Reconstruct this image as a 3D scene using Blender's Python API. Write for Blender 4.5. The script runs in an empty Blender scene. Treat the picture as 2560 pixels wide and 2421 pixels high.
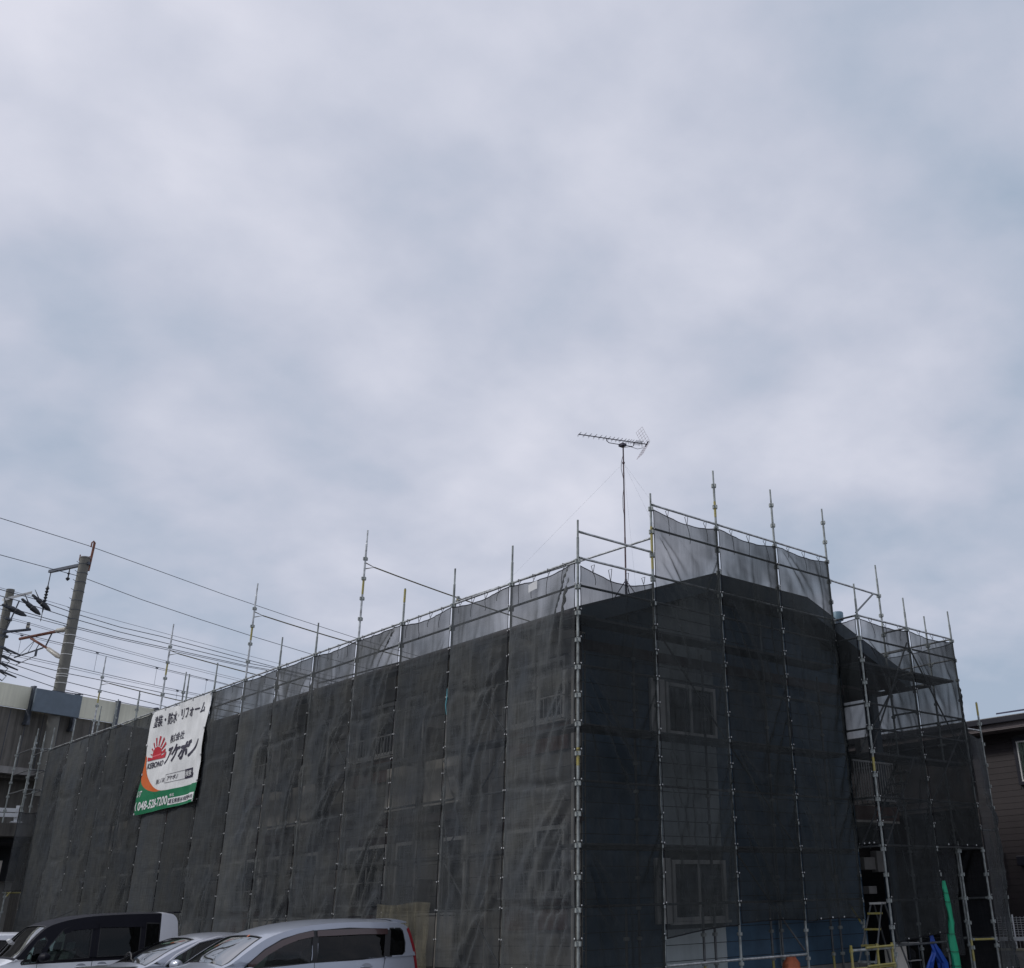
import bpy, bmesh, math, random
import numpy as np
from mathutils import Vector, Matrix
from mathutils.geometry import tessellate_polygon
from mathutils import noise as mnoise

random.seed(7)
R = math.radians
PI = math.pi
S = bpy.context.scene
COL = S.collection

# ------------------------------------------------------------------ camera
CAM = (-11.9749, -14.0785, 1.6)
M3 = ((0.7224347705, -0.6908796228, -0.0278091548),
      (0.2707829594, 0.3196994165, -0.9080026828),
      (0.6362111216, 0.6484424646, 0.4180404035))
cd = bpy.data.cameras.new('camera')
cam = bpy.data.objects.new('camera', cd)
COL.objects.link(cam)
rx, ry, rz = Vector(M3[0]), -Vector(M3[1]), -Vector(M3[2])
cam.matrix_world = Matrix(((rx.x, ry.x, rz.x, CAM[0]), (rx.y, ry.y, rz.y, CAM[1]), (rx.z, ry.z, rz.z, CAM[2]), (0, 0, 0, 1)))
cd.sensor_fit = 'HORIZONTAL'
cd.sensor_width = 36
cd.lens = 2659.873 / 2560 * 36
cd.shift_x = (1280 - 1616.05) / 2560
cd.shift_y = -(1210.5 - 1046.26) / 2560
cd.clip_start = .1
cd.clip_end = 3000
S.camera = cam
S.cycles.transparent_max_bounces = 24
S.cycles.max_bounces = 8
S.cycles.use_denoising = True

# ------------------------------------------------------------------ world, overcast sky
SUN_EL, SUN_AZ = R(40), R(150)      # azimuth of the hazy sun, from +X towards +Y
wd = bpy.data.worlds.new('World')
S.world = wd
wd.use_nodes = True
nt = wd.node_tree
for n in list(nt.nodes):
    nt.nodes.remove(n)


def N(tree, typ, ins=None, **kw):
    n = tree.nodes.new(typ)
    for k, v in kw.items():
        setattr(n, k, v)
    for k, v in (ins or {}).items():
        if hasattr(v, 'is_output') or isinstance(v, bpy.types.NodeSocket):
            tree.links.new(v, n.inputs[k])
        else:
            n.inputs[k].default_value = v
    return n


def sky_nodes():
    tc = N(nt, 'ShaderNodeTexCoord')
    d = tc.outputs['Generated']
    sp = N(nt, 'ShaderNodeSeparateXYZ', {0: d})
    zz = N(nt, 'ShaderNodeMath', {0: sp.outputs[2], 1: 0.0}, operation='MAXIMUM')
    zz = N(nt, 'ShaderNodeMath', {0: zz.outputs[0], 1: .34}, operation='ADD')
    px = N(nt, 'ShaderNodeMath', {0: sp.outputs[0], 1: zz.outputs[0]}, operation='DIVIDE')
    py = N(nt, 'ShaderNodeMath', {0: sp.outputs[1], 1: zz.outputs[0]}, operation='DIVIDE')
    pv = N(nt, 'ShaderNodeCombineXYZ', {0: px.outputs[0], 1: py.outputs[0], 2: 3.3})
    n1 = N(nt, 'ShaderNodeTexNoise', {'Vector': pv.outputs[0], 'Scale': 3.6, 'Detail': 3.5, 'Roughness': .5, 'Distortion': .15})
    n2 = N(nt, 'ShaderNodeTexNoise', {'Vector': pv.outputs[0], 'Scale': 1.4, 'Detail': 2.0, 'Roughness': .45, 'Distortion': .2})
    n3 = N(nt, 'ShaderNodeTexNoise', {'Vector': pv.outputs[0], 'Scale': 11.0, 'Detail': 5.0, 'Roughness': .55, 'Distortion': .1})
    s1 = N(nt, 'ShaderNodeMath', {0: n1.outputs[0], 1: .85, 2: 0.0}, operation='MULTIPLY_ADD')
    s2 = N(nt, 'ShaderNodeMath', {0: n2.outputs[0], 1: .95, 2: s1.outputs[0]}, operation='MULTIPLY_ADD')
    s3 = N(nt, 'ShaderNodeMath', {0: n3.outputs[0], 1: .3, 2: s2.outputs[0]}, operation='MULTIPLY_ADD')
    val = N(nt, 'ShaderNodeMath', {0: s3.outputs[0], 1: .54}, operation='SUBTRACT').outputs[0]
    # single thicker and thinner places of the cloud deck
    for dx, dy, dz, k, a in ((.438, .71, .552, 90, -.13), (.211, .88, .425, 70, -.13), (.296, .824, .483, 110, -.09),
                             (.449, .796, .405, 160, -.07), (.62, .47, .62, 25, -.07), (.762, .348, .546, 40, -.06),
                             (.512, .601, .614, 130, .10), (.452, .764, .461, 220, .09), (.121, .76, .639, 40, .10),
                             (.82, .45, .345, 60, .10), (.58, .423, .696, 60, .07), (.39, .853, .346, 60, .05)):
        dt = N(nt, 'ShaderNodeVectorMath', {0: d, 1: (dx, dy, dz)}, operation='DOT_PRODUCT')
        mx = N(nt, 'ShaderNodeMath', {0: dt.outputs['Value'], 1: 0.0}, operation='MAXIMUM')
        pw = N(nt, 'ShaderNodeMath', {0: mx.outputs[0], 1: float(k)}, operation='POWER')
        val = N(nt, 'ShaderNodeMath', {0: pw.outputs[0], 1: a * 1.5, 2: val}, operation='MULTIPLY_ADD').outputs[0]
    lowc = N(nt, 'ShaderNodeMapRange', {0: sp.outputs[2], 1: .08, 2: .5, 3: -.05, 4: .03})
    val = N(nt, 'ShaderNodeMath', {0: val, 1: lowc.outputs[0]}, operation='ADD').outputs[0]
    cr = N(nt, 'ShaderNodeValToRGB', {0: val})
    e = cr.color_ramp.elements
    e[0].position = .22
    e[0].color = (.395, .475, .60, 1)
    e[1].position = .82
    e[1].color = (.76, .77, .87, 1)
    m = e.new(.5)
    m.color = (.565, .60, .715, 1)
    sk = N(nt, 'ShaderNodeTexSky', sky_type='NISHITA', sun_disc=False)
    sk.sun_elevation = SUN_EL
    sk.sun_rotation = PI / 2 - SUN_AZ
    bg1 = N(nt, 'ShaderNodeBackground', {'Color': sk.outputs[0], 'Strength': .05})
    bg2 = N(nt, 'ShaderNodeBackground', {'Color': cr.outputs[0], 'Strength': 1.0})
    mx = N(nt, 'ShaderNodeMixShader', {0: .93, 1: bg1.outputs[0], 2: bg2.outputs[0]})
    out = N(nt, 'ShaderNodeOutputWorld')
    nt.links.new(mx.outputs[0], out.inputs[0])


sky_nodes()
sd = bpy.data.lights.new('sun', 'SUN')
sd.energy = 1.5
sd.angle = R(10)
sd.color = (1, .98, .95)
so = bpy.data.objects.new('sun', sd)
COL.objects.link(so)
sv = Vector((math.cos(SUN_EL) * math.cos(SUN_AZ), math.cos(SUN_EL) * math.sin(SUN_AZ), math.sin(SUN_EL)))
so.rotation_euler = sv.to_track_quat('Z', 'Y').to_euler()
so.location = (-30, 5, 40)
S.view_settings.view_transform = 'Standard'
S.view_settings.look = 'None'
S.view_settings.exposure = 0
S.view_settings.gamma = 1
S.view_settings.use_curve_mapping = False

# ------------------------------------------------------------------ materials


def mat(name, c, rough=.6, metal=0.0, var=.15, vs=3.0, bump=0.0, bs=60.0, streak=0.0, spec=.5, c2=None, coat=0.0):
    m = bpy.data.materials.new(name)
    m.use_nodes = True
    t = m.node_tree
    b = t.nodes['Principled BSDF']
    b.inputs['Roughness'].default_value = rough
    b.inputs['Metallic'].default_value = metal
    b.inputs['Specular IOR Level'].default_value = spec
    b.inputs['Coat Weight'].default_value = coat
    tc = N(t, 'ShaderNodeTexCoord')
    base = tuple(c) + (1,)
    no = N(t, 'ShaderNodeTexNoise', {'Vector': tc.outputs['Object'], 'Scale': vs, 'Detail': 6.0, 'Roughness': .6})
    rmp = N(t, 'ShaderNodeMapRange', {0: no.outputs[0], 1: .3, 2: .7, 3: 0.0, 4: 1.0})
    lo = tuple(x * (1 - var) for x in c) + (1,)
    hi = (tuple(c2) + (1,)) if c2 else tuple(min(1, x * (1 + var)) for x in c) + (1,)
    mx = N(t, 'ShaderNodeMix', {0: rmp.outputs[0], 6: lo, 7: hi}, data_type='RGBA')
    col = mx.outputs[2]
    if streak:
        mp = N(t, 'ShaderNodeMapping', {0: tc.outputs['Object'], 3: (5, 5, .25)})
        n2 = N(t, 'ShaderNodeTexNoise', {'Vector': mp.outputs[0], 'Scale': 1.6, 'Detail': 5.0, 'Roughness': .65})
        r2 = N(t, 'ShaderNodeMapRange', {0: n2.outputs[0], 1: .35, 2: .7, 3: 1.0, 4: 1.0 - streak})
        m2 = N(t, 'ShaderNodeMix', {0: 1.0, 6: col, 7: r2.outputs[0]}, data_type='RGBA', blend_type='MULTIPLY')
        col = m2.outputs[2]
    t.links.new(col, b.inputs['Base Color'])
    if bump:
        n3 = N(t, 'ShaderNodeTexNoise', {'Vector': tc.outputs['Object'], 'Scale': bs, 'Detail': 4.0})
        bp = N(t, 'ShaderNodeBump', {'Height': n3.outputs[0], 'Strength': bump, 'Distance': .01})
        t.links.new(bp.outputs[0], b.inputs['Normal'])
    return m


def net_mat(name, c, alpha, warm=(.05, .047, .04)):
    m = bpy.data.materials.new(name)
    m.use_nodes = True
    t = m.node_tree
    for n in list(t.nodes):
        t.nodes.remove(n)
    tc = N(t, 'ShaderNodeTexCoord')
    no = N(t, 'ShaderNodeTexNoise', {'Vector': tc.outputs['Object'], 'Scale': 1.1, 'Detail': 5.0, 'Roughness': .6})
    mp = N(t, 'ShaderNodeMapping', {0: tc.outputs['Object'], 3: (14, 14, 1.2)})
    st = N(t, 'ShaderNodeTexNoise', {'Vector': mp.outputs[0], 'Scale': 1.5, 'Detail': 6.0, 'Roughness': .7})
    mp2 = N(t, 'ShaderNodeMapping', {0: tc.outputs['Object'], 3: (1.2, 1.2, 30)})
    st2 = N(t, 'ShaderNodeTexNoise', {'Vector': mp2.outputs[0], 'Scale': 1.5, 'Detail': 5.0, 'Roughness': .7})
    r = N(t, 'ShaderNodeMapRange', {0: no.outputs[0], 1: .32, 2: .68, 3: 0.0, 4: 1.0})
    mx = N(t, 'ShaderNodeMix', {0: r.outputs[0], 6: tuple(c) + (1,), 7: tuple(warm) + (1,)}, data_type='RGBA')
    r2 = N(t, 'ShaderNodeMapRange', {0: st.outputs[0], 1: .3, 2: .7, 3: .78, 4: 1.22})
    mm = N(t, 'ShaderNodeMix', {0: 1.0, 6: mx.outputs[2], 7: r2.outputs[0]}, data_type='RGBA', blend_type='MULTIPLY')
    r4 = N(t, 'ShaderNodeMapRange', {0: st2.outputs[0], 1: .3, 2: .7, 3: .82, 4: 1.18})
    mm2 = N(t, 'ShaderNodeMix', {0: 1.0, 6: mm.outputs[2], 7: r4.outputs[0]}, data_type='RGBA', blend_type='MULTIPLY')
    oi = N(t, 'ShaderNodeObjectInfo')
    age = N(t, 'ShaderNodeMapRange', {0: oi.outputs['Random'], 1: 0.0, 2: 1.0, 3: .74, 4: 1.28})
    mm2 = N(t, 'ShaderNodeMix', {0: 1.0, 6: mm2.outputs[2], 7: age.outputs[0]}, data_type='RGBA', blend_type='MULTIPLY')
    df = N(t, 'ShaderNodeBsdfDiffuse', {0: mm2.outputs[2]})
    tl = N(t, 'ShaderNodeBsdfTranslucent', {0: mm2.outputs[2]})
    gl = N(t, 'ShaderNodeBsdfGlossy', {0: (.05, .05, .05, 1), 'Roughness': .45})
    a1 = N(t, 'ShaderNodeMixShader', {0: .2, 1: df.outputs[0], 2: tl.outputs[0]})
    a2 = N(t, 'ShaderNodeMixShader', {0: .12, 1: a1.outputs[0], 2: gl.outputs[0]})
    tr = N(t, 'ShaderNodeBsdfTransparent')
    r3 = N(t, 'ShaderNodeMapRange', {0: st.outputs[0], 1: .3, 2: .7, 3: 1 - alpha + .045, 4: 1 - alpha - .045})
    lf = N(t, 'ShaderNodeTexNoise', {'Vector': tc.outputs['Object'], 'Scale': .8, 'Detail': 3.0, 'Roughness': .5})
    r5 = N(t, 'ShaderNodeMapRange', {0: lf.outputs[0], 1: .35, 2: .65, 3: -.085, 4: .085})
    r3 = N(t, 'ShaderNodeMath', {0: r3.outputs[0], 1: r5.outputs[0]}, operation='ADD')
    # light through a woven mesh falls off with the slant of the cloth: T = T0 ** (1 / cos)
    ge = N(t, 'ShaderNodeNewGeometry')
    dp = N(t, 'ShaderNodeVectorMath', {0: ge.outputs['Normal'], 1: ge.outputs['Incoming']}, operation='DOT_PRODUCT')
    ab = N(t, 'ShaderNodeMath', {0: dp.outputs['Value']}, operation='ABSOLUTE')
    mxm = N(t, 'ShaderNodeMath', {0: ab.outputs[0], 1: .18}, operation='MAXIMUM')
    iv = N(t, 'ShaderNodeMath', {0: 1.0, 1: mxm.outputs[0]}, operation='DIVIDE')
    pw = N(t, 'ShaderNodeMath', {0: r3.outputs[0], 1: iv.outputs[0]}, operation='POWER')
    al = N(t, 'ShaderNodeMath', {0: 1.0, 1: pw.outputs[0]}, operation='SUBTRACT')
    o = N(t, 'ShaderNodeMixShader', {0: al.outputs[0], 1: tr.outputs[0], 2: a2.outputs[0]})
    out = N(t, 'ShaderNodeOutputMaterial')
    t.links.new(o.outputs[0], out.inputs[0])
    return m


def glass_mat(name, tint, refl=1.0):
    m = bpy.data.materials.new(name)
    m.use_nodes = True
    t = m.node_tree
    for n in list(t.nodes):
        t.nodes.remove(n)
    tr = N(t, 'ShaderNodeBsdfTransparent', {0: tuple(tint) + (1,)})
    gl = N(t, 'ShaderNodeBsdfGlossy', {0: (refl, refl, refl, 1), 'Roughness': .02})
    lw = N(t, 'ShaderNodeFresnel', {0: 1.55})
    o = N(t, 'ShaderNodeMixShader', {0: lw.outputs[0], 1: tr.outputs[0], 2: gl.outputs[0]})
    out = N(t, 'ShaderNodeOutputMaterial')
    t.links.new(o.outputs[0], out.inputs[0])
    return m


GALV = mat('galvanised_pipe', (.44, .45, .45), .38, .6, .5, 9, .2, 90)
GALV_D = mat('shaded_pipe', (.13, .135, .14), .5, .5, .3, 9, .2, 90)  # galvanised pipe darkened, shade behind the nets put into the colour
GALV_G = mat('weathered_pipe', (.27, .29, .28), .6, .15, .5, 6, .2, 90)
YEL = mat('yellow_paint', (.52, .42, .06), .55, 0, .3, 12, .2, 60, c2=(.36, .33, .16))
RUST = mat('rusted_steel', (.21, .085, .055), .8, .1, .35, 14)
NET = net_mat('black_mesh', (.078, .086, .095), .59, (.098, .100, .096))
NETB = net_mat('black_mesh_gable', (.045, .051, .053), .60, (.054, .058, .056))  # darker copy of the mesh colour for the gable sheets
NETT = net_mat('black_mesh_tower', (.045, .050, .053), .50, (.052, .055, .054))
NETL = net_mat('black_mesh_lit', (.13, .122, .095), .44, (.24, .22, .165))  # beige mesh, light on the net foot put into its colour
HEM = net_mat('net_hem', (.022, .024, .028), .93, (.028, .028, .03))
EYE = mat('white_plastic', (.6, .6, .6), .4)
CORD = mat('black_cord', (.02, .02, .024), .7)
BANW = mat('banner_white', (.80, .80, .79), .55, 0, .06, 2, .25, 14, .12)
BANG = mat('banner_green', (.006, .165, .068), .5, 0, .12, 2)
BANO = mat('banner_orange', (.62, .13, .025), .5, 0, .08, 2)
BANR = mat('banner_red', (.50, .02, .035), .5, 0, .08, 2)
BANK = mat('banner_black', (.035, .03, .055), .5, 0, .1, 2)
BANP = mat('banner_print_white', (.78, .78, .77), .5, 0, .04, 2)
BLUE = mat('blue_siding', (.058, .118, .185), .55, 0, .22, 1.3, .15, 40, .15)
GREY = mat('grey_siding', (.42, .47, .48), .6, 0, .1, 1.3, .15, 40, .12)
TAUPE = mat('taupe_siding', (.24, .23, .21), .7, 0, .15, 1.0, .2, 40, .2)
CREAMW = mat('cream_render', (.68, .64, .57), .75, 0, .1, 1.5, .2, 30, .15)
WALLC = mat('wall_core', (.05, .05, .05), .9)
TRIMB = mat('brown_trim', (.055, .035, .035), .6, 0, .15, 2)
FASC = mat('dark_fascia', (.035, .06, .085), .5, 0, .15, 2)
ROOFM = mat('slate_roof', (.05, .055, .065), .7, 0, .2, 8, .3, 30)
ALU = mat('aluminium_frame', (.68, .67, .64), .45, .2, .08, 4)
WHT = mat('white_paint', (.66, .67, .68), .5, 0, .06, 3)
PANE = glass_mat('window_glass', (.45, .48, .48), .8)
PANEC = glass_mat('clear_window_glass', (.88, .92, .9), .5)
DARK = mat('dark_interior', (.015, .016, .018), .9)
CURT = mat('curtain', (.55, .60, .52), .9, 0, .1, 8)
RAILM = mat('white_railing', (.5, .5, .49), .5, .1, .1, 5)
BRICK = mat('red_brown_panel', (.12, .055, .045), .75, 0, .2, 5)
CONC = mat('stained_concrete', (.15, .14, .125), .9, 0, .2, 1.0, .3, 12, .45)
CONCL = mat('pale_concrete', (.26, .25, .24), .85, 0, .15, 2, .2, 12, .2)
PANEL = mat('cream_panel', (.80, .78, .63), .6, 0, .07, .8, .1, 20, .12)
BOXG = mat('blue_grey_steel', (.12, .155, .19), .5, .1, .1, 3)
POLEC = mat('pole_concrete', (.17, .165, .145), .85, 0, .15, 4, .3, 40)
STEELD = mat('dark_steel', (.09, .10, .12), .5, .5, .2, 5)
WIRE = mat('cable', (.045, .05, .065), .6)
WIREL = mat('thin_cable', (.11, .12, .15), .6)
INSW = mat('insulator', (.45, .42, .36), .35, 0, .1, 6)
INSB = mat('black_insulator', (.02, .022, .026), .5)
NBW = mat('brown_siding', (.026, .019, .020), .65, 0, .14, 3, .2, 40)
NBD = mat('black_gutter', (.016, .016, .024), .4)
NBS = mat('brown_soffit', (.16, .135, .135), .7)
NBR = mat('lilac_slate', (.26, .25, .30), .6, 0, .1, 5)
SOLAR = mat('solar_panel', (.07, .07, .11), .25, .2, .1, 2)
ASPH = mat('lightened_asphalt', (.17, .168, .16), .95, 0, .3, 2.5, .6, 150)  # asphalt with its colour lightened to bounce light onto the cars
GREENC = mat('green_sheet', (.015, .36, .18), .6, 0, .12, 5, .3, 20)
BLUEC = mat('blue_tarp', (.012, .065, .36), .5, 0, .2, 6, .3, 25)
ORANGE = mat('orange_cloth', (.50, .14, .065), .75, 0, .2, 8, .4, 25)
BEIGE = mat('beige_sheet', (.40, .37, .27), .8, 0, .15, 2.5, .2, 15, .15)
ANTM = mat('antenna_metal', (.055, .05, .07), .5, .4, .2, 6)
MASTM = mat('rusty_mast', (.11, .07, .075), .6, .3, .3, 5)
GRID = mat('reflector_wire', (.25, .15, .16), .5, .3, .1, 6)
TAPE = mat('teal_strap', (.08, .28, .33), .6)
ROPE = mat('yellowed_rope', (.15, .13, .075), .8)
TURQ = mat('vent_teal', (.13, .21, .26), .5, .1, .1, 6)
PEBBLE = mat('wall_base', (.22, .21, .20), .9, 0, .2, 9)

# ------------------------------------------------------------------ object helpers


def link(name, me, parent=None):
    o = bpy.data.objects.new(name, me)
    COL.objects.link(o)
    if parent:
        o.parent = parent
    return o


def thing(name, label, cat, group=None, loc=(0, 0, 0)):
    o = link(name, None)
    o.location = loc
    o.empty_display_size = .2
    o['label'] = label
    o['category'] = cat
    if group:
        o['group'] = group
    return o


def tag(o, label, cat, group=None):
    o['label'] = label
    o['category'] = cat
    if group:
        o['group'] = group
    return o


class MB:
    """collects geometry in world coordinates and builds ONE mesh"""

    def __init__(s):
        s.v, s.f, s.m = [], [], []

    def add(s, vs, fs, mi=0):
        b = len(s.v)
        s.v += [tuple(p) for p in vs]
        s.f += [[b + i for i in f] for f in fs]
        s.m += [mi] * len(fs)
        return s

    def box(s, x0, x1, y0, y1, z0, z1, mi=0):
        return s.add([(x0, y0, z0), (x1, y0, z0), (x1, y1, z0), (x0, y1, z0), (x0, y0, z1), (x1, y0, z1), (x1, y1, z1), (x0, y1, z1)],
                     [[0, 3, 2, 1], [4, 5, 6, 7], [0, 1, 5, 4], [1, 2, 6, 5], [2, 3, 7, 6], [3, 0, 4, 7]], mi)

    def obox(s, o, ax, ay, az, mi=0):
        """box from origin o with three edge vectors"""
        o, ax, ay, az = map(Vector, (o, ax, ay, az))
        vs = [o, o + ax, o + ax + ay, o + ay, o + az, o + ax + az, o + ax + ay + az, o + ay + az]
        return s.add(vs, [[0, 3, 2, 1], [4, 5, 6, 7], [0, 1, 5, 4], [1, 2, 6, 5], [2, 3, 7, 6], [3, 0, 4, 7]], mi)

    def tube(s, p, q, r, r2=None, n=8, mi=0, cap=True):
        p, q = Vector(p), Vector(q)
        r2 = r if r2 is None else r2
        d = (q - p).normalized()
        a = d.orthogonal().normalized()
        b = d.cross(a)
        vs = []
        for c, rr in ((p, r), (q, r2)):
            for i in range(n):
                t = 2 * PI * i / n
                vs.append(c + (a * math.cos(t) + b * math.sin(t)) * rr)
        fs = [[i, (i + 1) % n, n + (i + 1) % n, n + i] for i in range(n)]
        if cap:
            fs += [list(range(n - 1, -1, -1)), list(range(n, 2 * n))]
        return s.add(vs, fs, mi)

    def path(s, pts, r, n=6, mi=0):
        pts = [Vector(p) for p in pts]
        vs, fs = [], []
        up = None
        for i, p in enumerate(pts):
            d = (pts[min(i + 1, len(pts) - 1)] - pts[max(i - 1, 0)]).normalized()
            if up is None:
                up = d.orthogonal().normalized()
            a = (up - d * up.dot(d)).normalized()
            up = a
            b = d.cross(a)
            rr = r[i] if isinstance(r, (list, tuple)) else r
            for k in range(n):
                t = 2 * PI * k / n
                vs.append(p + (a * math.cos(t) + b * math.sin(t)) * rr)
        for i in range(len(pts) - 1):
            for k in range(n):
                fs.append([i * n + k, i * n + (k + 1) % n, (i + 1) * n + (k + 1) % n, (i + 1) * n + k])
        fs += [list(range(n - 1, -1, -1)), [(len(pts) - 1) * n + k for k in range(n)]]
        return s.add(vs, fs, mi)

    def lathe(s, c, prof, n=16, axis=(0, 0, 1), mi=0):
        c, d = Vector(c), Vector(axis).normalized()
        a = d.orthogonal().normalized()
        b = d.cross(a)
        vs, fs = [], []
        for r, h in prof:
            for k in range(n):
                t = 2 * PI * k / n
                vs.append(c + d * h + (a * math.cos(t) + b * math.sin(t)) * r)
        for i in range(len(prof) - 1):
            for k in range(n):
                fs.append([i * n + k, i * n + (k + 1) % n, (i + 1) * n + (k + 1) % n, (i + 1) * n + k])
        fs += [list(range(n - 1, -1, -1)), [(len(prof) - 1) * n + k for k in range(n)]]
        return s.add(vs, fs, mi)

    def build(s, name, mats, parent=None, smooth=False, bevel=0):
        me = bpy.data.meshes.new(name)
        me.from_pydata(s.v, [], s.f)
        mats = mats if isinstance(mats, (list, tuple)) else [mats]
        for m in mats:
            me.materials.append(m)
        if len(mats) > 1:
            me.polygons.foreach_set('material_index', s.m)
        if bevel:
            bm = bmesh.new()
            bm.from_mesh(me)
            bmesh.ops.bevel(bm, geom=list(bm.edges), offset=bevel, segments=2, affect='EDGES', profile=.6)
            bm.to_mesh(me)
            bm.free()
        if smooth:
            me.polygons.foreach_set('use_smooth', [True] * len(me.polygons))
            me.set_sharp_from_angle(angle=R(38))
        me.update()
        return link(name, me, parent)


def stuff(o):
    o['kind'] = 'stuff'
    return o


def box(name, m, parent, x0, x1, y0, y1, z0, z1, bevel=0):
    return MB().box(x0, x1, y0, y1, z0, z1).build(name, m, parent, bevel=bevel)


# ------------------------------------------------------------------ the ground
g = MB().add([(-600, -600, 0), (600, -600, 0), (600, 600, 0), (-600, 600, 0)], [[0, 1, 2, 3]]).build('ground', ASPH)
g['kind'] = 'structure'
mk = MB()
for i in range(9):
    y = -.6 + 2.72 * i - 2.6
    mk.box(-6.3, -1.2, y - .05, y + .05, .003, .006)
ml = mk.build('parking_lines', mat('line_paint', (.62, .62, .6), .8, 0, .2, 14))
ml['kind'] = 'structure'

# ------------------------------------------------------------------ the apartment building
BX0, BX1, BY0, BY1 = 1.0, 9.05, 1.0, 28.2
ZE = 6.3
bld = thing('apartment_building', 'two storey apartment block with blue and grey siding, wrapped in dark mesh netting', 'building')
MODY = [0.0 + 5.9 * k for k in range(5)]
# openings on the long side: (y0, y1, z0, z1, kind)
LO = []
for m0 in MODY:
    for z0 in (1.85, 4.85):
        LO.append((m0 + 1.50, m0 + 3.20, z0, z0 + 1.15, 'win'))
        LO.append((m0 + 4.50, m0 + 5.40, z0 - .95, z0 + 1.15, 'bal'))
        if m0 + 7 < 28:
            pass
    for z0 in (1.85, 4.85):
        if m0 > 0:
            LO.append((m0 + .35, m0 + 1.15, z0 - .95, z0 + 1.15, 'bal'))
LO = [o for o in LO if o[1] < BY1 - .3]
GO = [(3.10, 4.52, 4.66, 5.66, 'win'), (3.10, 4.55, 1.36, 2.40, 'win')]

core = MB()
core.box(BX0 + .06, BX1 - .06, BY0 + .06, BY1, 0, 6.25)
core.build('wall', WALLC, bld)
# gable infill up to the roof
ROOF = [(.35, 6.62), (4.1, 7.93), (7.2, 7.93), (10.95, 6.62)]


def roof_z(x):
    return 6.62 + .35 * (x - .35) if x < 5.65 else 6.62 + .35 * (10.95 - x)


gi = MB()
gx = [1.06, 4.1, 7.2, 8.99]
gz = [min(7.93, roof_z(x)) - .22 for x in gx]
for yb in (1.06,):
    vs = [(gx[0], yb, 6.2), (gx[-1], yb, 6.2)] + [(gx[i], yb, gz[i]) for i in (3, 2, 1, 0)]
    vs2 = [(a, yb + .2, c) for a, b, c in vs]
    gi.add(vs + vs2, [[0, 1, 2, 3, 4, 5], [11, 10, 9, 8, 7, 6]] + [[i, 6 + i, 6 + (i + 1) % 6, (i + 1) % 6] for i in range(6)])
gi.build('gable_wall', WALLC, bld)


def board_rows(axis, plane, out, a0, a1, z0, z1, pitch, openings, zones, topf=None, gap=.012, thick=.018, shear=.6):
    """siding boards, each its own object; zones = [(a_end, material)]"""
    k = 0
    z = z0
    while z < z1 - .02:
        zt = min(z + pitch, z1)
        cuts = sorted({a0, a1} | {e for e, _ in zones if a0 < e < a1})
        segs = [(cuts[i], cuts[i + 1]) for i in range(len(cuts) - 1)]
        for s0, s1 in segs:
            mt = next(mm for e, mm in zones if (s0 + s1) / 2 < e)
            pieces = [(s0, s1)]
            for o0, o1, q0, q1, _k in openings:
                if q1 <= z + .03 or q0 >= zt - .03:
                    continue
                nx = []
                for p0, p1 in pieces:
                    if o1 <= p0 or o0 >= p1:
                        nx.append((p0, p1))
                    else:
                        if o0 > p0 + .02:
                            nx.append((p0, o0))
                        if o1 < p1 - .02:
                            nx.append((o1, p1))
                pieces = nx
            for p0, p1 in pieces:
                if topf:
                    while p0 < p1 and topf(p0) < zt:
                        p0 += .1
                    while p1 > p0 and topf(p1) < zt:
                        p1 -= .1
                    if p1 - p0 < .3:
                        continue
                j = random.uniform(-.002, .002)
                t0 = thick + j
                # bottom edge proud, top edge tucked in
                if axis == 'x':     # runs along x, wall faces -y
                    vs = [(p0, plane - t0, z + gap), (p1, plane - t0, z + gap), (p1, plane - t0 * shear, zt), (p0, plane - t0 * shear, zt),
                          (p0, plane, z + gap), (p1, plane, z + gap), (p1, plane, zt), (p0, plane, zt)]
                else:               # runs along y, wall faces -x
                    vs = [(plane - t0, p0, z + gap), (plane - t0, p1, z + gap), (plane - t0 * shear, p1, zt), (plane - t0 * shear, p0, zt),
                          (plane, p0, z + gap), (plane, p1, z + gap), (plane, p1, zt), (plane, p0, zt)]
                fs = [[0, 1, 2, 3], [7, 6, 5, 4], [0, 4, 5, 1], [1, 5, 6, 2], [2, 6, 7, 3], [3, 7, 4, 0]]
                if axis != 'x':
                    fs = [f[::-1] for f in fs]
                MB().add(vs, fs).build('siding_board', mt, out)
        z += pitch
        k += 1


board_rows('x', BY0 + .055, bld, BX0, BX1, .45, 7.7, .262, GO, [(2.95, BLUE), (4.55, GREY), (99, BLUE)],
           topf=lambda x: min(7.93, roof_z(x)) - .24)
board_rows('y', BX0 + .055, bld, BY0 + .02, BY1, .45, 6.35, .295, LO, [(99, TAUPE)])
MB().box(BX0 + .03, BX1, BY0 + .03, BY1, 0, .45).build('foundation', CONCL, bld)


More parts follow.
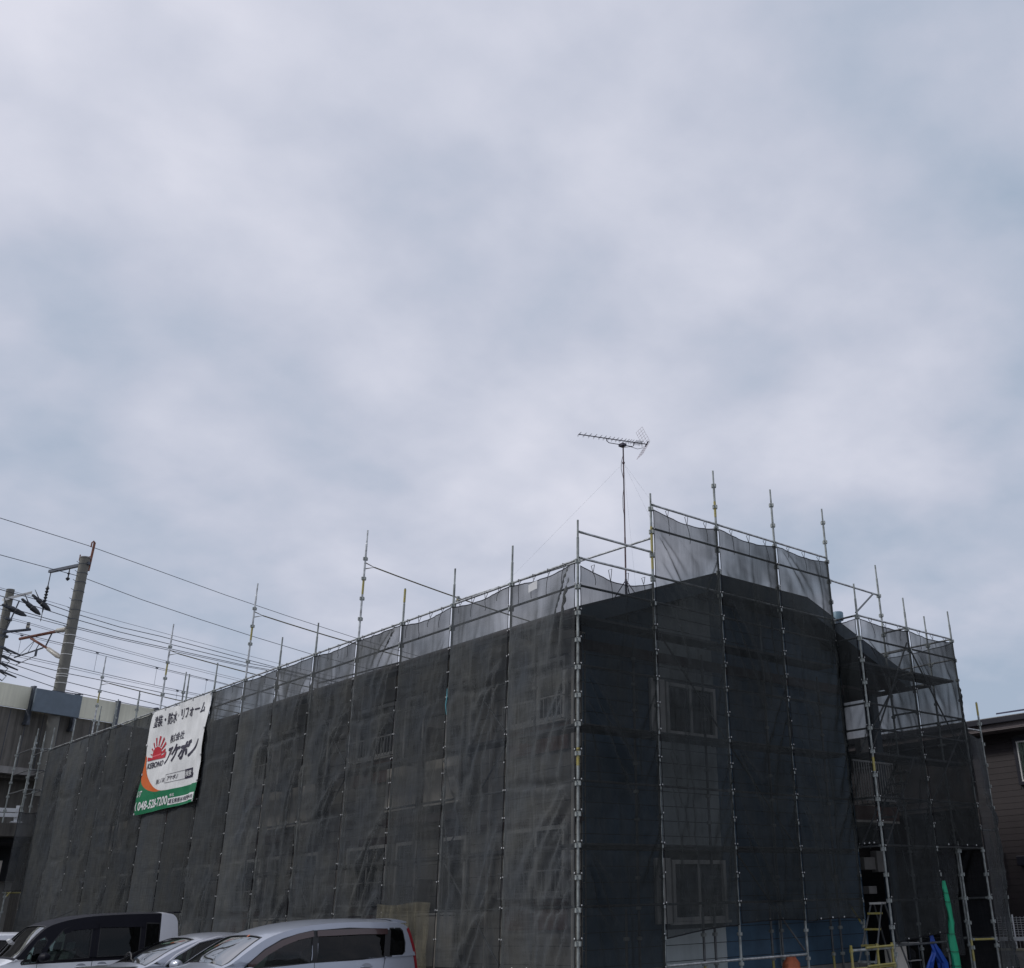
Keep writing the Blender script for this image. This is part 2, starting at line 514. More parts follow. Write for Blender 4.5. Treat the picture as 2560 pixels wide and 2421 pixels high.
def window(parent, axis, a0, a1, z0, z1, plane, split=True, curtain=0, sill=True):
    """sliding window; axis x -> wall faces -y, axis y -> wall faces -x"""
    def bx(mb, p0, p1, q0, q1, d0, d1):
        if axis == 'x':
            mb.box(p0, p1, plane + d0, plane + d1, q0, q1)
        else:
            mb.box(plane + d0, plane + d1, p0, p1, q0, q1)
    w = .07
    f = MB()
    bx(f, a0, a1, z1 - w, z1, -.045, .09)
    bx(f, a0, a1, z0, z0 + w, -.045, .09)
    bx(f, a0, a0 + w, z0 + w, z1 - w, -.045, .09)
    bx(f, a1 - w, a1, z0 + w, z1 - w, -.045, .09)
    mid = (a0 + a1) / 2
    if split:
        bx(f, mid - .032, mid + .032, z0 + w, z1 - w, -.02, .05)
    wf = f.build('window', ALU, parent)
    for p0, p1, d in ((a0 + w, mid, .0), (mid, a1 - w, .025)):
        q = MB()
        bx(q, p0 + .003, p1 - .003, z0 + w + .003, z1 - w - .003, d, d + .006)
        q.build('pane', PANE, wf)
    b = MB()
    bx(b, a0 + w, a1 - w, z0 + w, z1 - w, .118, .12)
    b.build('room_behind', DARK, wf)
    if curtain:
        c = MB()
        n = 16
        c0, c1 = a0 + w, a0 + w + (a1 - a0) * curtain
        for i in range(n):
            x0, x1 = c0 + (c1 - c0) * i / n, c0 + (c1 - c0) * (i + 1) / n
            d0, d1 = (.07, .09) if i % 2 else (.09, .07)
            if axis == 'x':
                c.add([(x0, plane + d0, z0 + w), (x1, plane + d1, z0 + w), (x1, plane + d1, z1 - w), (x0, plane + d0, z1 - w)], [[0, 1, 2, 3]])
            else:
                c.add([(plane + d0, x0, z0 + w), (plane + d1, x1, z0 + w), (plane + d1, x1, z1 - w), (plane + d0, x0, z1 - w)], [[0, 1, 2, 3]])
        c.build('curtain', CURT, wf)
    if sill:
        q = MB()
        bx(q, a0 - .05, a1 + .05, z0 - .05, z0 - .004, -.08, .02)
        q.build('sill', ALU, wf)
    return wf


for a0, a1, z0, z1, k in GO:
    window(bld, 'x', a0, a1, z0, z1, BY0, curtain=.42 if z0 > 3 else 0)
    # shutter case beside each gable window
    box('shutter_case', ALU, bld, a0 - .42, a0 - .04, BY0 - .04, BY0 + .03, z0 - .03, z1 + .03, bevel=.008)
for a0, a1, z0, z1, k in LO:
    if k == 'win':
        window(bld, 'y', a0, a1, z0, z1, BX0, curtain=random.choice((0, .5, .95)))
        r = MB()
        xx = BX0 - .17
        for zz in (z0 - .02, z0 + .40):
            r.box(xx - .012, xx + .012, a0 - .05, a1 + .05, zz - .014, zz + .014)
            for yy in (a0 - .05, a1 + .02):
                r.box(xx, BX0 + .03, yy, yy + .03, zz - .01, zz + .01)
        nb = 15
        for i in range(nb):
            yy = a0 - .04 + (a1 - a0 + .08) * i / (nb - 1)
            r.box(xx - .008, xx + .008, yy - .008, yy + .008, z0 - .01, z0 + .39)
        r.build('railing', RAILM, bld)
        box('lower_panel', BRICK, bld, BX0 - .015, BX0 + .03, a0 - .05, a1 + .05, z0 - .55, z0 - .06)
    else:
        window(bld, 'y', a0, a1, z0, z1, BX0, split=False, curtain=random.choice((0, .5)), sill=False)
# balcony fronts: a pale parapet in front of each pair of doors
for i, m0 in enumerate(MODY):
    y0, y1 = m0 + 4.42, m0 + 7.15
    if i == len(MODY) - 1:
        y1 = 28.0
    for zf in (.35, 3.30):
        box('balcony_slab', TRIMB, bld, BX0 - .32, BX0 + .03, y0 - .05, y1 + .05, zf, zf + .16)
        mid = (y0 + y1) / 2
        for p0, p1 in ((y0, mid - .12), (mid + .12, y1)):
            box('balcony_parapet', CREAMW, bld, BX0 - .33, BX0 - .28, p0, p1, zf + .30, zf + 1.22, bevel=.008)
        t = MB().box(BX0 - .34, BX0 - .27, y0, y1, zf + 1.24, zf + 1.30)
        t.build('handrail', ALU, bld)
        box('balcony_divider', TRIMB, bld, BX0 - .32, BX0 + .03, mid - .03, mid + .03, zf + .16, zf + 1.9)
for yy in (1.25, 3.75, 9.45, 15.4, 21.3, 27.2):
    p = MB().tube((BX0 - .05, yy, .1), (BX0 - .05, yy, 6.25), .035, n=10)
    for zz in (1, 2.5, 4, 5.5):
        p.tube((BX0 - .05, yy, zz), (BX0 - .05, yy, zz + .05), .043, n=10)
    p.build('downpipe', CREAMW, bld, smooth=True)
p = MB().tube((6.05, BY0 - .04, .5), (6.1, BY0 - .04, 7.3), .03, n=10)
p.build('downpipe', GREY, bld, smooth=True)
box('belt_course', TRIMB, bld, BX0 - .01, BX1, BY0 - .006, BY0 + .03, 6.02, 6.22)
box('belt_course', TRIMB, bld, BX0 - .006, BX0 + .03, BY0 + .04, BY1, 3.02, 3.16)

# roof: two slopes, the gable top clipped by a small hip
YV, YB = .4, 28.8
rf = MB()
top = [(.35, YV, 6.62), (4.1, YV, 7.93), (7.2, YV, 7.93), (10.95, YV, 6.62), (5.65, YV + 1.6, 8.475), (.35, YB, 6.62), (5.65, YB, 8.475), (10.95, YB, 6.62)]
low = [(x, y, z - .12) for x, y, z in top]
rf.add(top + low, [[0, 1, 4, 6, 5], [2, 3, 7, 6, 4], [1, 2, 4], [13, 14, 12, 9, 8], [12, 14, 15, 11, 10], [12, 10, 9],
                   [0, 8, 9, 1], [1, 9, 10, 2], [2, 10, 11, 3], [3, 11, 15, 7], [5, 13, 8, 0], [5, 6, 14, 13], [6, 7, 15, 14]])
rf.build('roof', ROOFM, bld)
vb = MB()
pr = [(.35, 6.56), (4.1, 7.87), (7.2, 7.87), (10.95, 6.56)]
for (xa, za), (xb, zb) in zip(pr, pr[1:]):
    vb.add([(xa, YV - .03, za), (xb, YV - .03, zb), (xb, YV - .03, zb - .30), (xa, YV - .03, za - .30),
            (xa, YV - .003, za), (xb, YV - .003, zb), (xb, YV - .003, zb - .30), (xa, YV - .003, za - .30)],
           [[3, 2, 1, 0], [4, 5, 6, 7], [0, 1, 5, 4], [1, 2, 6, 5], [2, 3, 7, 6], [3, 0, 4, 7]])
vb.build('verge_board', FASC, bld)
sf = MB()
for (xa, za), (xb, zb) in zip(pr, pr[1:]):
    sf.add([(xa, YV, za - .31), (xb, YV, zb - .31), (xb, BY0 + .02, zb - .31), (xa, BY0 + .02, za - .31)], [[0, 1, 2, 3]])
sf.build('soffit', TRIMB, bld)
MB().box(.30, .347, YV, YB, 6.36, 6.60).build('eaves_board', TRIMB, bld)
gt = MB()
gt.tube((.24, YV + .05, 6.50), (.24, YB, 6.50), .06, n=10)
gt.build('gutter', NBS, bld, smooth=True)
MB().box(.35, BX0 + .03, YV + .6, YB, 6.33, 6.35).build('soffit', CREAMW, bld)
MB().box(10.88, 10.94, YV, YB, 6.36, 6.60).build('eaves_board', TRIMB, bld)
vt = MB()
vt.lathe((8.98, .9, 7.2), [(.07, 0), (.07, .52), (.072, .52), (.075, .55), (.13, .56), (.135, .74), (.12, .76)], 14)
vt.build('roof_vent', TURQ, bld, smooth=True)
# open access corridor on the right, under the roof overhang
box('corridor_wall', TAUPE, bld, 9.05, 9.1, 3.2, BY1, 0, 6.2)
for zf in (3.28,):
    box('corridor_slab', BRICK, bld, 9.06, 10.75, 1.02, BY1, zf, zf + .30)
    box('corridor_soffit', CREAMW, bld, 9.06, 10.75, 1.02, 4, zf - .05, zf - .004)
box('corridor_ceiling', TRIMB, bld, 9.06, 10.86, 1.02, BY1, 6.2, 6.26)
for yc in (1.15, 6.5, 12):
    box('column', FASC, bld, 10.38, 10.62, yc, yc + .24, 0, 6.2, bevel=.01)
rl = MB()
for zz in (3.72, 4.56):
    rl.box(9.1, 10.7, .99, 1.02, zz - .02, zz + .02)
    rl.box(10.68, 10.71, 1.03, 20, zz - .02, zz + .02)
for i in range(17):
    rl.box(9.13 + i * .097, 9.155 + i * .097, .995, 1.015, 3.74, 4.54)
for i in range(120):
    rl.box(10.685, 10.705, 1.06 + i * .15, 1.085 + i * .15, 3.74, 4.54)
rl.build('corridor_railing', RAILM, bld)
box('recessed_wall', FASC, bld, 9.12, 10.3, 3.1, 3.18, 0, 3.2)
for k, (x, y, z, w, h) in enumerate(((9.55, .98, 2.25, .42, .26), (9.62, .98, 1.75, .30, .16), (10.05, .98, 2.2, .25, .45), (9.9, .98, 4.7, .3, .42))):
    box('meter_box', CONCL, bld, x, x + w, y + .3, y + .48, z, z + h, bevel=.015)
st = MB()
for i in range(13):
    st.box(9.3, 10.2, 3.4 + i * .26 - .28, 3.4 + i * .26, .25 * i, .25 * i + .04)
st.build('stair_flight', STEELD, bld)
box('door', NBS, bld, 9.15, 9.2, 4.4, 5.3, .1, 2.1)

# ------------------------------------------------------------------ TV aerial on the roof
an = thing('tv_antenna', 'thin roof mast carrying a long television aerial with a wire grid reflector', 'antenna', loc=(3.04, 2.0, 7.6))


def rel(mb, name, m, parent, smooth=False):
    o = mb.build(name, m, parent, smooth=smooth)
    o.matrix_parent_inverse = Matrix.Translation(parent.location).inverted()
    return o


AZ = 11.10
b0, b1 = Vector((2.07, 2.40, 11.20)), Vector((3.62, 1.83, 11.20))
bd = (b1 - b0).normalized()
bn = Vector((-bd.y, bd.x, 0))
rel(MB().tube((3.04, 2.0, 7.62), (3.04, 2.0, 8.9), .019, n=10).tube((3.04, 2.0, 8.9), (3.04, 2.0, 11.06), .016, n=10)
    .lathe((3.04, 2.0, 10.62), [(.016, 0), (.032, .01), (.032, .04), (.016, .05)], 10), 'mast', MASTM, an, True)
rel(MB().tube(b0, b1, .011, n=6), 'boom', ANTM, an)
for k in range(20):
    f = [0, .075, .15, .225, .3, .365, .425, .485, .545, .6, .655, .70, .735, .77, .81, .83, .85, .87, .89, .905][k]
    p = b0.lerp(b1, f)
    h = .125 if k < 14 else .13
    mb = MB()
    for sgn in (-1, 1):
        mb.tube(p, p + bn * (h * sgn * .95) + bd * (.02) + Vector((0, 0, .018 * (1 if sgn > 0 else .4))), .0055, n=4)
    mb.tube(p + bd * .012 - bn * h * .8 + Vector((0, 0, -.02)), p + bd * .012 + bn * h * .8 + Vector((0, 0, -.02)), .003, n=4)
    rel(mb, 'antenna_element', ANTM, an)
um = MB()
pts = [b0.lerp(b1, .40) + Vector((0, 0, -.01)), b0.lerp(b1, .405) + Vector((0, 0, -.06)), b0.lerp(b1, .44) + Vector((0, 0, -.10)),
       b0.lerp(b1, .6) + Vector((0, 0, -.105)), b0.lerp(b1, .78) + Vector((0, 0, -.11)), b0.lerp(b1, .80) + Vector((0, 0, -.085)), b0.lerp(b1, .81) + Vector((0, 0, 0))]
um.path(pts, .009, 6)
um.box(2.98, 3.10, 1.95, 2.09, 11.05, 11.11)
rel(um, 'boom_bracket', ANTM, an)
tip = b0.lerp(b1, 1.0)
for sg in (-1, 1):
    mb = MB()
    o0 = tip + Vector((0, 0, 0))
    d1 = (bd * -.55 + Vector((0, 0, sg * 1.0))).normalized() * .38
    for k in range(7):
        mb.tube(o0 + d1 * (k / 6) - bn * .18, o0 + d1 * (k / 6) + bn * .18, .0024, n=4)
    for k in range(4):
        w = -.18 + .12 * k
        mb.tube(o0 + bn * w, o0 + bn * w + d1, .0024, n=4)
    rel(mb, 'reflector_grid', GRID, an)
rel(MB().tube(tip - bn * .09 + Vector((0, 0, .04)), tip + bn * .09 - Vector((0, 0, .02)), .014, n=6), 'reflector_clamp', ANTM, an)
cb = MB()
cb.path([b0.lerp(b1, .92), b0.lerp(b1, .93) + Vector((0, 0, -.11)), b0.lerp(b1, .86) + Vector((0, 0, -.15)), b0.lerp(b1, .75) + Vector((0, 0, -.12)), (3.02, 1.98, 11.0),
         (3.0, 1.97, 10.8), (2.93, 1.95, 10.62), (2.92, 1.95, 10.45), (3.01, 1.98, 10.25), (3.0, 1.97, 10.0), (2.96, 1.96, 9.8), (2.97, 1.97, 9.55), (3.03, 1.99, 9.35)], .006, 5)
rel(cb, 'feed_cable', CORD, an)
tb = MB()
for a in (30, 150, 270):
    tb.tube((3.04, 2.0, 7.95), (3.04 + .3 * math.cos(R(a)), 2.0 + .3 * math.sin(R(a)), roof_z(3.04 + .3 * math.cos(R(a))) + .01), .011, n=6)
tb.tube((3.04, 2.0, roof_z(3.04)), (3.04, 2.0, 7.97), .024, n=8)
rel(tb, 'roof_mount', ANTM, an)
for gx_, gy_ in ((.6, 5.2), (6.9, 2.5), (2.0, .6), (3.7, 1.0)):
    rel(MB().tube((3.04, 2.0, 10.64), (gx_, gy_, roof_z(gx_) + .02), .0012, n=3), 'guy_wire', WIREL, an)

# ------------------------------------------------------------------ scaffolding
PIT = .475


def cz(k):
    return .66 + PIT * k


_collar = None


def collar_mesh():
    global _collar
    if _collar:
        return _collar
    m = MB()
    m.lathe((0, 0, -.03), [(.0245, 0), (.034, .003), (.034, .02), (.0245, .023)], 8)
    m.lathe((0, 0, .005), [(.0245, 0), (.034, .003), (.034, .02), (.0245, .023)], 8)
    for a in range(4):
        c, s_ = math.cos(a * PI / 2), math.sin(a * PI / 2)
        m.obox(Vector((.022 * c + .016 * s_, .022 * s_ - .016 * c, -.045)), (-.032 * s_, .032 * c, 0), (.034 * c, .034 * s_, 0), (0, 0, .07))
    o = m.build('collar', GALV_G)
    _collar = o.data
    bpy.data.objects.remove(o)
    return _collar


def post(parent, x, y, z0, z1, mt=None, show=(6.9, 99), yellow=None, tip=.34, base=False, hidden=True):
    mt = mt or GALV_G
    m = MB()
    zt = z1 - tip
    m.tube((x, y, z0), (x, y, zt), .0243, n=12)
    m.tube((x, y, zt), (x, y, zt + .02), .0243, .019, n=12)
    m.tube((x, y, zt + .02), (x, y, z1), .0186, n=12)
    if yellow:
        m.tube((x, y, yellow[0]), (x, y, yellow[1]), .0256, n=12, mi=1)
    p = m.build('post', [mt, YEL], parent, smooth=True)
    hid = MB()
    for k in range(-1, 22):
        z = cz(k)
        if z < z0 + .05 or z > zt + .03:
            continue
        if show[0] <= z <= show[1]:
            c = link('collar', collar_mesh(), p)
            c.location = (x, y, z)
        elif hidden:
            hid.lathe((x, y, z - .03), [(.026, 0), (.05, .006), (.05, .055), (.026, .06)], 8)
    if hid.v:
        stuff(hid.build('hidden_collar', GALV_G, p))
    if base:
        MB().tube((x, y, 0.01), (x, y, z0), .017, n=8).box(x - .07, x + .07, y - .07, y + .07, .001, .01).build('jack_base', YEL, p)
    return p


def bar(parent, p, q, name='rail', mt=None, r=.0213, cup=True):
    m = MB().tube(p, q, r, n=10)
    if cup:
        d = (Vector(q) - Vector(p)).normalized()
        for e, s_ in ((Vector(p), 1), (Vector(q), -1)):
            m.tube(e, e + d * s_ * .07, r * 1.15, n=8, mi=1)
    return m.build(name, [mt or GALV_D, GALV_G], parent, smooth=True)


LY = [0, 1.95, 3.9, 5.8, 7.65, 9.65, 11.5, 13.38, 15.32, 17.2, 19.05, 20.95, 22.9, 24.78, 26.75, 28.95]
scL = thing('scaffolding', 'galvanised pipe scaffolding along the long side of the block, running left from the corner post', 'scaffolding', 'scaffolding round the building')
for i, y in enumerate(LY):
    tall = i in (4, 7, 10, 13)
    z1 = 9.9 if tall else (8.08 if i else 8.08)
    if i == 0:
        post(scL, 0, 0, .25, z1, GALV_G, (0, 99), (3.78, 4.07), base=True)
    else:
        post(scL, 0, y, .25, z1, GALV if tall else GALV_G, (6.5, 99), (8.35, 8.72) if tall else ((7.77, 8.06) if i == 3 else None), base=True, hidden=False)
    if i:
        post(scL, .6, y, .25, 5.9, GALV_D, (98, 99), tip=.1)
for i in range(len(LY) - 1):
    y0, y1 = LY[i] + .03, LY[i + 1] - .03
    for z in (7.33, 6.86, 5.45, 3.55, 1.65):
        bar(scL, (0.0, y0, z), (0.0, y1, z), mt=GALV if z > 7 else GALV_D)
    for z in (6.38, 4.48, 2.58):
        pl = MB().box(.06, .46, y0 + .03, y1 - .03, z - .04, z)
        pl.box(.05, .07, y0 + .03, y1 - .03, z - .045, z + .01)
        pl.box(.45, .47, y0 + .03, y1 - .03, z - .045, z + .01)
        pl.build('deck_plank', GALV_D, scL)
    if i % 3 == 1:
        for k in range(3):
            za = .7 + 1.9 * k
            bar(scL, (.03, y0, za + (1.8 if k % 2 else 0)), (.03, y1, za + (0 if k % 2 else 1.8)), 'brace', GALV_D, .017, False)
for i in range(1, len(LY)):
    for z in (6.38, 4.48, 2.58):
        bar(scL, (.03, LY[i], z - .07), (.57, LY[i], z - .07), 'transom', GALV_D)
# inner handrail and knee braces seen above the roof edge, and the far end
bar(scL, (.06, 5.9, 6.5), (.06, 9.5, 6.62), 'brace', GALV_D, .017, False)
for (x, y, z0, z1) in ((-.55, 28.95, 4.9, 7.75), (-.27, 28.95, 5.2, 7.93), (-.55, 30.9, 5, 8.0), (0, 30.9, 5, 8.3)):
    post(scL, x, y, z0, z1, GALV_G, (5, 99))
for z in (7.33, 6.6, 5.95):
    bar(scL, (-.55, 28.95, z), (0, 28.95, z))
    bar(scL, (-.55, 28.95, z), (-.55, 30.9, z))
    bar(scL, (0, 28.98, z), (0, 30.9, z))
for y in (23.9, 20.0, 25.9, 27.6):
    post(scL, 1.3, y + .9, 6.9, 8.9, GALV_G, (7, 99))
bar(scL, (-.6, 28.97, 2.66), (.05, 28.97, 2.66), 'bracket', YEL)
bar(scL, (-.6, 28.5, 2.5), (-.35, 28.97, 2.7), 'bracket', YEL)
post(scL, -.5, 28.97, .2, 2.75, GALV_G, (0, 99), tip=.05)

scG = thing('scaffolding', 'stepped pipe scaffolding on the gable end, between corner post and stair tower', 'scaffolding', 'scaffolding round the building')
GX = [0, 1.88, 3.77, 5.65, 7.52]
GT = [8.08, 9.05, 10.02, 10.05, 10.02]
for i in range(1, 5):
    post(scG, GX[i], 0, .25, GT[i], GALV_G, (6.4, 99) if i < 4 else (6.4, 99), {1: (7.5, 8.36), 2: (8.98, 9.32)}.get(i), base=True)
    post(scG, GX[i] - .3, .6, .25, 1.6 if i < 9 else 6, GALV_D, (98, 99), tip=.1, yellow=(.25, .7))
    post(scG, GX[i], .6, .25, 6.2, GALV_D, (98, 99), tip=.1)
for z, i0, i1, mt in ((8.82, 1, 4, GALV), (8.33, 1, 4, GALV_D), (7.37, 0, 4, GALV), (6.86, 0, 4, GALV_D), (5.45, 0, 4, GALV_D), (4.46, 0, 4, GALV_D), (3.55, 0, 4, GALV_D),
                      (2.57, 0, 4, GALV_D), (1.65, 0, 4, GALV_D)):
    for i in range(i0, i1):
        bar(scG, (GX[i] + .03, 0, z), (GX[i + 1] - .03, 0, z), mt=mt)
bar(scG, (.03, 0, 7.86), (1.85, 0, 7.84), mt=GALV)
bar(scG, (1.91, 0, .72), (3.75, 0, .73), mt=GALV)
bar(scG, (3.80, 0, .73), (5.62, 0, .73), mt=GALV)
bar(scG, (.03, 0, .62), (1.86, 0, .70), mt=GALV)
bar(scG, (1.93, .05, 8.15), (1.93, 6.7, 8.31), 'long_tie_pipe', GALV)
bar(scG, (1.93, 6.62, 8.24), (1.93, 6.62, 8.40), 'coupler', YEL, .035)
bar(scG, (7.55, 0, 8.30), (9.42, 0, 8.27), mt=GALV)
bar(scG, (7.55, -.62, 7.42), (9.2, -.02, 8.25), 'brace', GALV_D)
for i in range(4):
    for z in (6.36, 4.46, 2.56):
        MB().box(GX[i] + .05, GX[i + 1] - .05, .08, .5, z - .045, z).build('deck_plank', GALV_D, scG)
for k, (i, a, b) in enumerate(((1, 6.4, 4.5), (2, 4.4, 2.6), (2, 2.5, .8))):
    bar(scG, (GX[i] + .05, .03, a), (GX[i + 1] - .05, .03, b), 'brace', GALV_D, .017, False)

scT = thing('scaffolding', 'scaffold stair tower on the right with planks, braces and a yellow base frame', 'scaffolding', 'scaffolding round the building')
TX = [7.52, 9.45, 11.38]
YT = -.66
post(scT, 7.52, YT, .2, 8.06, GALV_G, (0, 99), (4.06, 4.34), base=True)
post(scT, 9.45, YT, .2, 8.06, GALV_G, (6.4, 99), base=True)
for k in range(-1, 4):
    c = link('collar', collar_mesh(), scT)
    c.location = (9.45, YT, cz(k))
    c = link('collar', collar_mesh(), scT)
    c.location = (11.38, YT, cz(k))
post(scT, 11.38, YT, .2, 8.04, GALV_G, (6.4, 99), base=True)
post(scT, 9.47, .0, .2, 9.02, GALV_G, (6.4, 99), base=True)
post(scT, 11.36, .0, .2, 8.05, GALV_G, (6.4, 99), base=True)
post(scT, 12.1, YT, .2, 5.92, GALV_G, (.3, 99), (5.6, 5.9), base=True)
post(scT, 11.36, 1.9, .2, 7.6, GALV_G, (6, 99), base=True)
post(scT, 10.4, YT + .02, .2, 2.75, GALV_G, (0, 99), (.4, .8), tip=.05)
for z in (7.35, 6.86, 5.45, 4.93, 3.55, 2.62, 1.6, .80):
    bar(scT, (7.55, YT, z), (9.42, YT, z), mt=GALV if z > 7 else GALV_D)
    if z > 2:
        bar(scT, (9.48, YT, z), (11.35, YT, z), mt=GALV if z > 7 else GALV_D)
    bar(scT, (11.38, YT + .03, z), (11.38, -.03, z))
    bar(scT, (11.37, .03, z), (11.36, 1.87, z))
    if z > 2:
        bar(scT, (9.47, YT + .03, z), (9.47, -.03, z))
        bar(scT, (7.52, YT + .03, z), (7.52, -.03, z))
for z in (5.24, 3.0):
    bar(scT, (11.41, YT, z), (12.08, YT, z), mt=GALV)
bar(scT, (10.42, YT, .80), (11.35, YT, .78), 'base_bar', YEL)
for z in (6.36, 4.46):
    for yy in (-.6, -.3):
        MB().box(7.58, 9.40, yy, yy + .26, z - .045, z).build('deck_plank', GALV_D, scT)
        MB().box(9.50, 11.3, yy, yy + .26, z - .045, z).build('deck_plank', GALV_D, scT)
MB().box(11.0, 11.34, 0.05, 1.85, 6.3, 6.345).build('deck_plank', GALV_D, scT)
for (xa, za, xb, zb, yy) in ((7.56, 4.5, 9.42, 7.0, YT + .03), (7.6, 4.5, 9.35, 6.2, -.3), (9.5, 6.9, 11.3, 4.5, YT + .03), (11.3, 5.2, 9.6, 3.5, YT + .03), (7.6, 2.6, 9.3, 4.4, -.05)):
    bar(scT, (xa, yy, za), (xb, yy, zb), 'brace', GALV_D, .019, False)
# the scaffold's own stair between decks
for dy in (-.58, -.18):
    bar(scT, (7.75, dy, 2.6), (9.2, dy, 4.46), 'stair_stringer', GALV_D, .02, False)
for k in range(8):
    f = (k + .5) / 8
    MB().box(7.75 + 1.45 * f - .09, 7.75 + 1.45 * f + .09, -.57, -.19, 2.6 + 1.86 * f, 2.6 + 1.86 * f + .03).build('stair_tread', GALV_D, scT)
# yellow base frame in front of the step ladder
yf = MB()
for z in (.46, .77):
    yf.tube((6.12, YT, z), (7.50, YT, z), .024, n=10, mi=0 if z < .5 else 1)
    yf.tube((6.55, YT - .03, z + .03), (7.45, YT - .03, z + .04), .02, n=8)
for x in (6.12, 6.95, 7.44):
    yf.tube((x, YT, .40), (x, YT, .86), .026, n=10)
    yf.tube((x, YT, .74), (x, YT, .80), .038, n=8)
    yf.tube((x, YT, .43), (x, YT, .49), .038, n=8)
yf.tube((6.12, YT, .05), (6.12, YT, .42), .02, n=8, mi=1)
yf.tube((6.95, YT, .05), (6.95, YT, .42), .02, n=8, mi=1)
yf.build('base_frame', [YEL, GALV_G], scT, smooth=True)
bar(scT, (7.1, .0, 1.55), (7.45, .0, 1.2), 'clamp_arm', YEL)

# wire supports from the tall posts over the roof
for y, x1, z0, z1 in ((7.65, 10.8, 9.06, 8.15), (13.38, 10.8, 9.07, 8.2), (19.05, 10.8, 9.05, 8.2), (24.78, 10.8, 9.05, 8.2)):
    m = MB()
    pts = []
    for k in range(17):
        f = k / 16
        pts.append((.25 + (x1 - .25) * f, y, z0 - .02 + (z1 - z0) * f - .75 * f * (1 - f)))
    m.path(pts, .016, 5)
    m.path([(0, y, z0 + .05), (.25, y, z0 - .02), (0, y, z0 - .1)], .014, 5)
    tag(m.build('tie_rope', ROPE), 'taut yellowish rope from the tall post %s over the roof' % {7.65: 'nearest the corner', 13.38: 'beside the banner', 19.05: 'at the banner left edge', 24.78: 'farthest left'}[y], 'rope', 'ropes over the roof')

# ------------------------------------------------------------------ mesh nets
NETS = 'mesh nets hung on the scaffolding'


